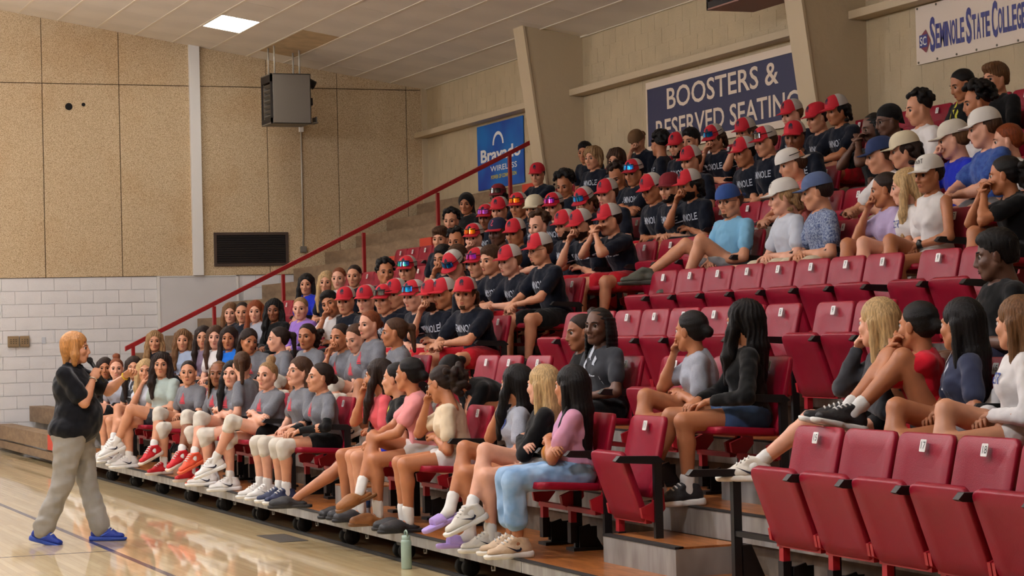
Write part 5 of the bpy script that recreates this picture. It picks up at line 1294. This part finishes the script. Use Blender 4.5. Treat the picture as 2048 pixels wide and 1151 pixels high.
# eighth row
NV(1073, 349, 7, 'l', 'dark', 'dark tee, plain red cap, beside the column', cap='allred', arms='knees', lean=0.15)
P(1167, 331, 8, 'm', 't', 'short', 'black', 'navy', 'blackshort', 'lap', 'wide', 'dark tee, dark hair, hidden behind the blond person', lean=0.3)
P(1186, 316, 7, 'm', 'l', 'medium', 'dblonde', 'navy', 'blackshort', 'lap', 'wide', 'navy tee, chin-length blond hair', prt='sem', closed=1, look=(2, 20, 2.6))
P(1232, 330, 7, 'm', 'l', 'medium', 'brown', 'navy', 'blackshort', 'lap', 'wide', 'navy tee, brown hair, partly hidden')
P(1319, 288, 7, 'm', 't', 'curly', 'black', 'navy', 'blackshort', 'lap', 'wide', 'navy tee, black curly hair, turned away', look=(8, 40, 4), prt='sem')
NV(1353, 291, 7, 'l', 'black', 'navy tee, red cap, full beard', beard='full', arms='lap')
P(1381, 281, 7, 'm', 'l', 'short', 'black', 'navy', 'blackshort', 'lap', 'wide', 'navy tee, short black hair beneath the sign')
NV(1426, 277, 7, 'l', 'brown', 'navy tee, red cap with blue shades, chin on hand', shades='blue', arms='chinR', pitch=-0.15, hair='undercaplong', lean=0.25)
NV(1488, 264, 7, 'l', 'brown', 'navy tee, red cap, hand over mouth', arms='chinR', hair='undercaplong')
NV(1585, 229, 7, 'p', 'lbrown', 'navy tee, red cap with white back, in profile', arms='lap')
NV(1631, 236, 7, 'l', 'dark', 'navy tee, all-red cap', cap='allred', arms='lap')
NV(1672, 221, 7, 't', 'black', 'navy tee, red cap, dark hair below it', arms='knees', hair='undercaplong')
P(1924, 169, 7, 'm', 't', 'tight', 'black', 'black', 'blackshort', 'lap', 'wide', 'black tee with yellow graphic, braided hair', prt='gfx', pitch=-0.15)
P(1990, 157, 7, 'm', 'l', 'fringe', 'lbrown', 'black', 'blackshort', 'lap', 'wide', 'black tee, light brown fringe', look=(2, 15, 2.2))
# top row
P(1271, 281, 8, 'm', 'l', 'undercap', 'ginger', 'navy', 'blackshort', 'chinR', 'wide', 'navy tee, brown backward cap, ginger hair', cap='tan', backward=1, pitch=-0.3, lean=0.35)

for r_ in range(9):
    L = sorted([t for t in TABLE if t[2] == r_], key=lambda t: t[0])
    for n_, t in enumerate(L):
        kw = dict(t[12]); kw.pop('outfar', None)
        lab = 'person in %s, %s from left, %s row' % (t[11], ORD[n_], ORD[r_] if r_ else 'front')
        if len(lab.split()) > 16: lab = 'person in %s, %s from left, %s row' % (', '.join(t[11].split(', ')[:-1]), ORD[n_], ORD[r_] if r_ else 'front')
        o = person(*t[:11], lab, **kw)
# ------------------------------------------------------------------ chairs: those people sit on, and the empty ones between them
def in_view(x, y, z):
    d = Vector((x, y, z-CAM_H)); w = d.dot(CF)
    return w > 1 and abs(d.dot(CR)/w) < 1160/CAM_F and abs(d.dot(CU)/w) < 700/CAM_F
for i in range(9):
    ys = [12.03, 12.535]+[13.24+0.503*k for k in range(31)]
    if i == 0: ys = [12.01]+[12.01+0.507*k for k in range(1, 32)]
    if i <= 2: ys = [9.95-0.51*k for k in range(-1 if i else 0, 8)]+ys
    else: ys = [10.4-0.51*k for k in range(4)]+ys
    ys = [y for y in ys if y < 28.55]
    if i >= 3: ys = [y for y in ys if in_view(nose(i)+0.6, y, deck(i)+0.8)]
    else: ys = [y for y in ys if in_view(nose(i)+0.6, y, deck(i)+0.8) and y > 7.2]
    seat_at = sorted(y for r_, y in PEOPLE_AT if r_ == i); used = []
    for y in seat_at:
        if not used or y-used[-1] > 0.43: used.append(y)
    free_y = []
    for y in ys:
        if i == 0 and y > 12.1: continue
        if 17.0 < y < 18.8 and i in (1, 2, 3): continue
        if all(abs(y-u) > 0.5 for u in used) and all(abs(y-u) > 0.44 for u in seat_at) and not (i and abs(y-11.5) < 0.2): free_y.append(y)
    ys = used+free_y; occ = {k: 1 for k in range(len(used))}
    ysort = sorted(range(len(ys)), key=lambda k: -ys[k]); rank = {k: n_ for n_, k in enumerate(ysort)}
    NUMW = ORD + ['twenty-fifth', 'twenty-sixth', 'twenty-seventh', 'twenty-eighth', 'twenty-ninth', 'thirtieth', 'thirty-first', 'thirty-second', 'thirty-third', 'thirty-fourth', 'thirty-fifth', 'thirty-sixth', 'thirty-seventh', 'thirty-eighth', 'thirty-ninth', 'fortieth', 'forty-first', 'forty-second']
    for k, y in enumerate(ys):
        # chairs the crowd hides completely are left out of the packed upper rows
        num = int(round((17.3-y)/0.503-1)) % 20+1
        st = 'occupied red chair' if k in occ else 'empty red flip-up chair'
        if i == 0 and abs(y-12.01) < 0.05: lab = 'empty red chair by the aisle step, end of the front row'
        else: lab = '%s, %s from left in the %s row' % (st, NUMW[rank[k]], ORD[i] if i else 'front')
        chair(i, y, k in occ, num, lab, plate=not (i == 0 and k % 3 == 0))
# end standard without a chair beside the aisle
r = empty('chair_standard', (5.65, 10.85, deck(0))); tag(r, 'black armrest post standing alone at the aisle', 'chair frame')
MB().box(-0.025, 0.025, -0.02, 0.02, 0, 0.6).obj('arm_post', M_black, r)
MB().prism([(-0.3, 0.6), (-0.27, 0.63), (0.02, 0.62), (0.02, 0.58), (-0.28, 0.59)], 'y', -0.025, 0.025).obj('armrest', M_black, r)
MB().box(-0.02, 0.02, -0.75, 0.0, 0.25, 0.28).obj('link_bar', M_black, r)
MB().prism([(0.02, 0.2), (0.08, 0.2), (0.17, 0.0), (0.02, 0.0)], 'y', -0.02, 0.02).obj('foot_bracket', M_black, r)
# ------------------------------------------------------------------ signs on the cream wall
M_sign = mat('sign_navy', (30, 36, 78), 0.5); M_signw = mat('sign_cream', (232, 212, 190), 0.6); M_bban = mat('banner_blue', (16, 62, 160), 0.6, noise=(1.2, 0.3), col2=(10, 110, 190)); M_yel = mat('banner_yellow', (210, 190, 30), 0.6)
M_vinyl = mat('banner_vinyl', (224, 206, 188), 0.5, bump=(3, 0.6)); M_bl = mat('banner_lettering', (40, 42, 120), 0.5); M_mar = mat('banner_maroon', (120, 30, 50), 0.5); M_grom = mat('grommet', (90, 84, 70), 0.4, 0.8)
r = empty('wall_sign', (12.3, 23.7, 4.35)); tag(r, 'navy wall sign reading BOOSTERS & RESERVED SEATING', 'sign'); O = (12.3, 23.7, 4.35)
y0, y1, z0, z1 = 21.62, 25.83, 3.99, 4.735
shift(MB().box(12.315, 12.335, y0, y1, z0, z1), O).obj('sign_panel', M_sign, r)
fr = MB().box(12.305, 12.338, y0-0.03, y1+0.03, z1, z1+0.09).box(12.305, 12.338, y0-0.03, y1+0.03, z0-0.09, z0).box(12.305, 12.338, y1, y1+0.03, z0, z1).box(12.305, 12.338, y0-0.03, y0, z0, z1)
shift(fr, O).obj('sign_frame', M_signw, r)
def wt(name, t, m, Yc, Zc, X, h, w, par, O, **kw):
    o = wall_text(name, t, m, par, Yc-O[1], Zc-O[2], X-O[0], h, w, **kw); return o
wt('lettering', 'BOOSTERS &', M_signw, 23.78, 4.555, 12.312, 0.27, 2.95, r, O, bold=0.012)
wt('lettering', 'RESERVED SEATING', M_signw, 23.72, 4.175, 12.312, 0.26, 3.75, r, O, bold=0.012)
r = empty('advertising_banner', (12.3, 31.15, 4.3)); tag(r, 'blue wall banner reading Bravado WIRELESS', 'banner'); O = (12.3, 31.15, 4.3)
shift(MB().box(12.325, 12.335, 30.18, 32.1, 3.84, 4.84), O).obj('banner_sheet', M_bban, r)
wt('lettering', 'Bravado', M_plate, 31.12, 4.36, 12.322, 0.2, 1.66, r, O, bold=0.03)
wt('lettering', 'WIRELESS', M_plate, 31.0, 4.14, 12.322, 0.085, 1.1, r, O, bold=0.01)
wt('lettering', 'POWER OF CONNECTION', M_yel, 31.0, 4.01, 12.322, 0.06, 1.05, r, O, bold=0.02)
mb = MB(); n = 16; pts = []
for rr_2 in (0.16, 0.12):
    for k in range(n+1): t = PI*k/n; pts.append((12.322, 31.2+1.45*rr_2*math.cos(t), 4.50+rr_2*math.sin(t)*1.25))
mb.add(pts, [(k, k+1, n+2+k, n+1+k) for k in range(n)]); shift(mb, O).obj('arc_mark', M_plate, r)
r = empty('college_banner', (12.3, 17.5, 4.5)); tag(r, 'white vinyl banner reading SEMINOLE STATE COLLEGE', 'banner'); O = (12.3, 17.5, 4.5)
shift(MB().box(12.325, 12.335, 14.0, 19.39, 4.275, 4.87), O).obj('banner_sheet', M_vinyl, r)
def caps_line(words, ystart, zbase, hbig, hsm, wl, par, O):
    y = ystart
    for w in words:
        for q, ch in enumerate(w):
            h = hbig if q == 0 else hsm; ww = wl*(1.35 if q == 0 else 1.0)*(0.45 if ch in 'I-' else 1)*(1.25 if ch == 'M' else 1)
            if ch == '-': wt('lettering', ch, M_bl, y-ww/2, zbase+hsm*0.5, 12.322, 0.03, ww, par, O, bold=0.03)
            else: wt('lettering', ch, M_bl, y-ww/2, zbase+hsm/2+(h-hsm)*0.25, 12.322, h, ww*0.92, par, O, bold=0.03)
            y -= ww
        y -= wl*0.35
caps_line(['SEMINOLE', 'STATE', 'COLLEGE', '-'], 19.13, 4.40, 0.36, 0.25, 0.078, r, O)
em = MB(); em.add([(12.321, 19.3, 4.44), (12.321, 19.2, 4.38), (12.321, 19.11, 4.5), (12.321, 19.2, 4.62), (12.321, 19.3, 4.56)], [(0, 1, 2, 3, 4)]); shift(em, O).obj('emblem', M_mar, r)
em = MB(); em.add([(12.319, 19.32, 4.44), (12.319, 19.17, 4.44), (12.319, 19.17, 4.57), (12.319, 19.32, 4.57)], [(0, 1, 2, 3)]); shift(em, O).obj('emblem_square', M_bl, r)
wt('lettering', 'SC', M_plate, 19.245, 4.505, 12.317, 0.09, 0.12, r, O, bold=0.01)
gm = MB().lathe([(0.012, 0), (0.012, 0.006), (0.006, 0.006)], 10, axis='x').mesh('grommet', M_grom)
for k in range(8):
    for z in (4.295, 4.85):
        o = link('grommet', gm, r); o.location = (12.318-O[0], 19.35-0.35*k-O[1], z-O[2])
# ------------------------------------------------------------------ hanging heaters
def heater(x0, x1, y0, y1, z0, z1, label, body, flue=True):
    r = empty('unit_heater', ((x0+x1)/2, (y0+y1)/2, z0)); O = ((x0+x1)/2, (y0+y1)/2, z0); tag(r, label, 'heater', 'heaters hung from the ceiling')
    t = 0.02
    shift(MB().box(x0+0.04, x1, y0, y0+t, z0, z1).box(x0+0.04, x1, y1-t, y1, z0, z1).box(x0, x1, y0, y1, z1-t, z1).box(x0, x1, y0, y1, z0, z0+t).box(x1-t, x1, y0, y1, z0, z1), O).obj('casing', body, r, bevel=0.006)
    shift(MB().box(x0+0.2, x0+0.22, y0+t, y1-t, z0+t, z1-t), O).obj('grille_back', M_dark, r)
    lv = MB().box(0, 0.07, y0+0.03-O[1], y1-0.03-O[1], -0.004, 0.004).mesh('louver', M_grey)
    for k in range(7):
        o = link('louver', lv, r); o.location = (x0+0.03-O[0], 0, 0.14+k*(z1-z0-0.3)/6); o.rotation_euler = (0, 0.5, 0)
    shift(MB().box(x0, x0+0.03, y0, y1, z1-0.13, z1-t).box(x0, x0+0.03, y0, y1, z0+t, z0+0.09).box(x0, x0+0.03, y0, y0+0.03, z0, z1).box(x0, x0+0.03, y1-0.03, y1, z0, z1), O).obj('grille_frame', M_dark, r)
    for xx, yy in ((x0+0.1, y0+0.1), (x0+0.1, y1-0.1), (x1-0.15, y0+0.1), (x1-0.15, y1-0.1)):
        shift(MB().tube([(xx, yy, z1), (xx, yy, ceil_z(xx))], 0.014, 8), O).obj('hanger_rod', M_conduit, r, smooth=True)
    if flue:
        shift(MB().tube([(x1, y0+0.2, z1-0.1), (x1+0.12, y0+0.2, z1-0.16)], 0.07, 14), O).obj('fan_motor', M_black, r, smooth=True)
        shift(MB().box(x1, x1+0.06, y0+0.1, y0+0.25, z0+0.3, z0+0.42), O).obj('gas_valve', M_black, r, bevel=0.01)
        shift(MB().box(x1, x1+0.13, y0+0.05, y0+0.3, z0+0.02, z0+0.03).box(x1+0.1, x1+0.11, y0+0.05, y0+0.3, z0+0.02, z0+0.12), O).obj('deflector', M_grey, r)
    return r
heater(9.245, 9.9, 33.0, 33.55, 4.955, 5.74, 'grey unit heater hung before the tan end wall', M_grey)
heater(11.3, 11.9, 20.4, 22.1, 5.2, 5.56, 'brown heater box hung at the top edge above the navy sign', mat('heater_mauve', (150, 110, 98), 0.6), flue=False)
# ------------------------------------------------------------------ fittings on the end wall
r = empty('return_air_grille', (9.29, Y_END-0.04, 2.8)); O = (9.29, Y_END-0.04, 2.8); tag(r, 'dark rectangular air grille in the tan end wall', 'grille')
gx0, gx1, gz0, gz1 = 8.669, 9.908, 2.79, 3.335
shift(MB().box(gx0+0.04, gx1-0.04, Y_END-0.045, Y_END-0.03, gz0+0.04, gz1-0.04), O).obj('grille_mesh', mat('grille_black', (24, 17, 14), 0.9), r)
shift(MB().box(gx0, gx1, Y_END-0.06, Y_END-0.03, gz0, gz0+0.045).box(gx0, gx1, Y_END-0.06, Y_END-0.03, gz1-0.045, gz1).box(gx0, gx0+0.045, Y_END-0.06, Y_END-0.03, gz0+0.045, gz1-0.045).box(gx1-0.045, gx1, Y_END-0.06, Y_END-0.03, gz0+0.045, gz1-0.045), O).obj('grille_frame', mat('grille_frame', (70, 54, 44), 0.6), r)
sl = MB().box(-0.57, 0.57, -0.012, 0, -0.004, 0.004).mesh('slat', mat('grille_slat', (40, 30, 25), 0.8))
for k in range(12): o = link('slat', sl, r); o.location = (0, -0.006, gz0+0.06+k*0.037-O[2])
r = empty('conduit_run', (10.16, Y_END-0.05, 3.0)); O = (10.16, Y_END-0.05, 3.0); tag(r, 'steel conduit with switch boxes running down from the heater', 'conduit')
shift(MB().tube([(10.165, Y_END-0.05, 5.2), (10.16, Y_END-0.05, 3.05)], 0.013, 8), O).obj('conduit_pipe', M_conduit, r, smooth=True)
shift(MB().box(10.11, 10.21, Y_END-0.09, Y_END-0.03, 3.0, 3.1), O).obj('junction_box', M_grey, r, bevel=0.005)
shift(MB().box(10.13, 10.2, Y_END-0.09, Y_END-0.03, 4.97, 5.08), O).obj('switch_box', M_plate, r, bevel=0.005)
r = empty('wall_outlet_conduit', (12.3, 28.75, 5.0)); O = (12.3, 28.75, 5.0); tag(r, 'small junction box on conduit beside the tapered column', 'conduit')
shift(MB().tube([(12.3, 28.72, 5.7), (12.3, 28.72, 5.25)], 0.012, 8), O).obj('conduit_pipe', M_conduit, r, smooth=True)
shift(MB().box(12.26, 12.34, 28.66, 28.78, 5.12, 5.27), O).obj('junction_box', M_conduit, r, bevel=0.004)
shift(MB().box(12.25, 12.34, 28.8, 28.87, 5.06, 5.22), O).obj('alarm_box', M_signw, r, bevel=0.004)
def hole(x, z, rad, label):
    r = empty('wall_hole', (x, Y_END-0.036, z)); tag(r, label, 'hole')
    MB().lathe([(rad, -0.002), (rad, 0.003), (rad*0.6, 0.003)], 20, axis='y').obj('hole_rim', mat('hole_black', (14, 11, 10), 0.9), r)
hole(6.39, 5.33, 0.058, 'larger round black hole in the tan wall panel'); hole(6.62, 5.365, 0.03, 'smaller round black hole beside the larger one')
for n_, (xa, xb) in enumerate(((5.37, 5.54), (5.555, 5.70))):
    o = MB().box(-(xb-xa)/2, (xb-xa)/2, -0.05, 0, -0.085, 0.085).obj('wall_pad', mat('tan_bracket', (150, 124, 90), 0.7, noise=(6, 0.2)), None, bevel=0.008)
    o.location = ((xa+xb)/2, Y_END-0.012, 1.66); tag(o, ['left of two small tan pads bolted to white blocks', 'right of two small tan pads bolted to white blocks'][n_], 'wall pad', 'tan pads on the block wall')
    bm_ = MB().lathe([(0.007, -0.056), (0.007, -0.049)], 8, axis='y').mesh('bolt', M_black)
    for bx in (-0.04, 0.0, 0.04):
        for bz in (-0.03, 0.0, 0.03): b_ = link('bolt', bm_, o); b_.location = (bx, 0, bz)
o = MB().box(-0.03, 0.03, -0.01, 0, -0.05, 0.05).obj('cover_plate', mat('plate_grey', (196, 198, 204), 0.5), None, bevel=0.003); o.location = (5.93, Y_END-0.012, 1.665); tag(o, 'pale blank cover plate beside the tan pads', 'cover plate')
# ------------------------------------------------------------------ bottles and bag on the floor and deck
M_sage = mat('bottle_sage', (158, 182, 168), 0.4); M_wat = mat('clear_plastic', (200, 214, 226), 0.08, spec=0.6)
r = empty('water_bottle', (4.972, 14.52, 0)); tag(r, 'sage green steel water bottle standing on the floor', 'bottle')
MB().lathe([(0.0, 0), (0.034, 0.0), (0.037, 0.006), (0.037, 0.185), (0.034, 0.2), (0.028, 0.205)], 24).obj('bottle_body', M_sage, r, smooth=True)
MB().lathe([(0.028, 0.2), (0.03, 0.205), (0.03, 0.232), (0.0, 0.235)], 24).obj('lid', M_sage, r, smooth=True)
MB().tube([(0, -0.026, 0.225), (0, -0.024, 0.258), (0, 0, 0.268), (0, 0.024, 0.258), (0, 0.026, 0.225)], 0.006, 8).obj('carry_loop', M_sage, r, smooth=True)
r = empty('plastic_bottle', (5.28, 16.35, deck(0))); tag(r, 'clear plastic water bottle on the deck by the tan slippers', 'bottle')
MB().lathe([(0.0, 0), (0.03, 0.0), (0.032, 0.01), (0.03, 0.05), (0.032, 0.06), (0.032, 0.13), (0.024, 0.165), (0.013, 0.18), (0.013, 0.19)], 20).obj('bottle_body', M_wat, r, smooth=True)
MB().lathe([(0.0325, 0.065), (0.0325, 0.12)], 20).obj('paper_label', mat('label_blue', (60, 96, 150), 0.5), r, smooth=True)
MB().lathe([(0.015, 0.185), (0.015, 0.2), (0, 0.2)], 16).obj('cap', M_plate, r, smooth=True)
F = Field(0.05).ell((0, 0, 0.12), (0.13, 0.2, 0.12)).ell((0, 0.05, 0.2), (0.1, 0.13, 0.08)); V, Q = F.mesh(0.015)
r = link('backpack', np_mesh('backpack', V, Q, cloth('bag', (20, 20, 24)))); r.location = (5.62, 24.0, deck(0)+0.01); tag(r, 'black backpack under the front-row seats beside the mint tee', 'bag')
MB().tube([(-0.12, -0.06, 0.1), (-0.15, -0.06, 0.18), (-0.1, -0.06, 0.26)], 0.012, 6).obj('strap', M_rubber, r, smooth=True)
o = MB().box(-0.12, 0.12, -0.35, 0.35, 0, 0.004).obj('floor_plate', mat('floor_plate', (60, 56, 52), 0.5), None); o.location = (4.86, 17.3, 0); tag(o, 'dark plate set in the floor by the platform', 'floor plate')
# ------------------------------------------------------------------ the standing speaker
def speaker():
    s = 1.0; J = {'stand': True, 'twist': 0.0}; hz = 0.93; J['P'] = V3(0, 0, hz); d = V3(-0.03, 0, 1.0); d /= np.linalg.norm(d); J['d'] = d
    J['waist'] = V3(0.02, 0, hz+0.14); J['chest'] = V3(-0.005, 0, hz+0.33); J['neck'] = V3(-0.01, 0, hz+0.50); J['head'] = V3(0.035, 0, hz+0.655)
    J['sh'] = {q: V3(-0.01, q*0.19, hz+0.445) for q in (1, -1)}; J['el'] = {}; J['wr'] = {}; J['hz'] = {}; J['hk'] = {1: 'fist', -1: 'fist'}
    # left hand points ahead, right hand holds the microphone
    J['el'][1], J['wr'][1] = ik(J['sh'][1], V3(0.40, 0.16, hz+0.42), 0.28, 0.24, V3(-0.3, 0.6, -1)); J['hz'][1] = V3(-0.2, 0.6, 1)
    J['el'][-1], J['wr'][-1] = ik(J['sh'][-1], V3(0.19, -0.05, hz+0.41), 0.28, 0.24, V3(0.0, -0.6, -1.2)); J['hz'][-1] = V3(0.2, -1, 0.3); J['wb'] = {1: 0.0, -1: 0.1}
    J['hip'] = {1: V3(0, 0.1, hz-0.03), -1: V3(0, -0.1, hz-0.03)}; J['kn'] = {1: V3(0.06, 0.12, 0.5), -1: V3(-0.06, -0.13, 0.5)}; J['an'] = {1: V3(0.17, 0.13, 0.09), -1: V3(-0.24, -0.14, 0.105)}
    J['fy'] = {1: -0.1, -1: -0.25}; J['fp'] = {1: 0.0, -1: 0.22}
    face = math.radians(-28); root = Vector((3.32, 18.0, 0)); hy = math.radians(8)
    Rh = rot('z', hy) @ rot('y', 0.02); me = sculpt(J, s, 1.45, False, True, skin_mat('l'), 1.0, Rh); b = 1.45
    o = link('person', me); o.location = root; o.rotation_euler = (0, 0, face); tag(o, 'person standing on court in black polo and grey trousers, speaking into microphone', 'person')
    dress_head(o, J, s, 1.0, Rh, False, 'bob', 'blonde', None, {'sk': 'l'})
    next(c_ for c_ in o.children if c_.name.startswith('hair')).material_slots[0].material = mat('hair_strawberry', (206, 142, 78), 0.42, noise=(9, 0.35), bump=(40, 0.5), stretch=(14, 14, 1.6))
    FS = body_field(J, s, b, False, 0.032, 'shirt', sleeve=0.72, tail=0.11); FS.ell((0.05, 0, hz+0.1), (0.19, 0.205, 0.21)); V, Q = FS.mesh(0.015); sh = link('polo_shirt', np_mesh('polo_shirt', V, Q, CL['polo']), o)
    F = Field(0.012); n_ = 14
    for q in range(n_):
        t0, t1 = [0.4+(2*PI-0.8)*k/n_ for k in (q, q+1)]; a_ = [J['neck']+V3(0.022+0.068*math.cos(t), 0.07*math.sin(t), 0.012-0.02*math.cos(t)) for t in (t0, t1)]; F.cone(a_[0], a_[1], 0.012, 0.012, (0, 0, 1), 1.6)
    V, Q = F.mesh(0.007); link('collar', np_mesh('collar', V, Q, CL['polo']), sh)
    FT = body_field(J, s, 1.45, False, 0.024, 'shorts', leg=1, shin=0.93); FT.k = 0.05; FT.disp = lambda X, Y, Z: 0.006*np.sin(30*Z+10*X+4*np.sin(9*Y+7*Z))*np.sin(8*Z+13*Y)+0.003*np.sin(60*Z-25*X); V, Q = FT.mesh(0.013); link('trousers', np_mesh('trousers', V, Q, CL['greypants']), o)
    u_, so = shoe_pair('sneaker', (22, 52, 150), (40, 70, 160))
    for q in (1, -1):
        an = J['an'][q]; Rf = rot('z', J['fy'][q]) @ rot('y', J['fp'][q]); L = an+Rf @ V3(0, 0, -0.09); x = link('shoe', u_, o); x.matrix_basis = Matrix([list(Rf[i]*1.1)+[L[i]] for i in range(3)]+[[0, 0, 0, 1]]); link('sole', so, x); link('laces', ME_laces, x)
        for q2 in (1, -1): w = slot(link('swoosh', ME_swoosh, x), mat('swoosh_blue', (90, 120, 220), 0.5)); w.location = (-0.01, q2*0.0375, 0.05); w.rotation_euler = (0, 0, q2*0.13)
    # wristband on the pointing arm, watch band on the other
    for q, m, nm in ((1, mat('wristband_yellow', (236, 200, 30), 0.5), 'wristband'), (-1, M_conduit, 'bracelet')):
        ax = (J['wr'][q]-J['el'][q]); ax /= np.linalg.norm(ax); F = Field(0.01); c = J['wr'][q]-ax*0.015; e1 = np.cross(ax, V3(0, 0, 1)); e1 /= np.linalg.norm(e1); e2 = np.cross(ax, e1)
        MB().tube([tuple(c+0.03*(e1*math.cos(t)+e2*math.sin(t))) for t in np.linspace(0, 2*PI, 17)], 0.005, 6, cap=False).obj(nm, m, o, smooth=True)
    # microphone in the right hand
    w = J['wr'][-1]; Rw = frame(J['wr'][-1]-J['el'][-1], J['hz'][-1]); c = w+Rw[:, 0]*0.085-Rw[:, 2]*0.03
    mouth = J['head']+Rh @ V3(0.105, 0, -0.07); ax = mouth-c; ax = ax/np.linalg.norm(ax); ax = 0.75*ax+V3(-0.25, -0.0, 0.25); ax /= np.linalg.norm(ax)
    def toW(p): p = rot('z', face) @ np.asarray(p); return (p[0], p[1], p[2])
    mc = empty('microphone', Vector(toW(c))+root); tag(mc, 'black handheld microphone in the standing speaker\'s hand', 'microphone')
    A = np.array(toW(ax)); MB().tube([tuple(-A*0.11), tuple(A*0.02), tuple(A*0.085)], [0.011, 0.014, 0.018], 14).obj('handle', M_black, mc, smooth=True)
    F = Field(0.01).ell(A*0.105, (0.025, 0.025, 0.028)); V, Q = F.mesh(0.005); link('grille_ball', np_mesh('grille_ball', V, Q, mat('mic_mesh', (44, 44, 48), 0.4, 0.6, bump=(900, 0.6))), mc)
speaker()
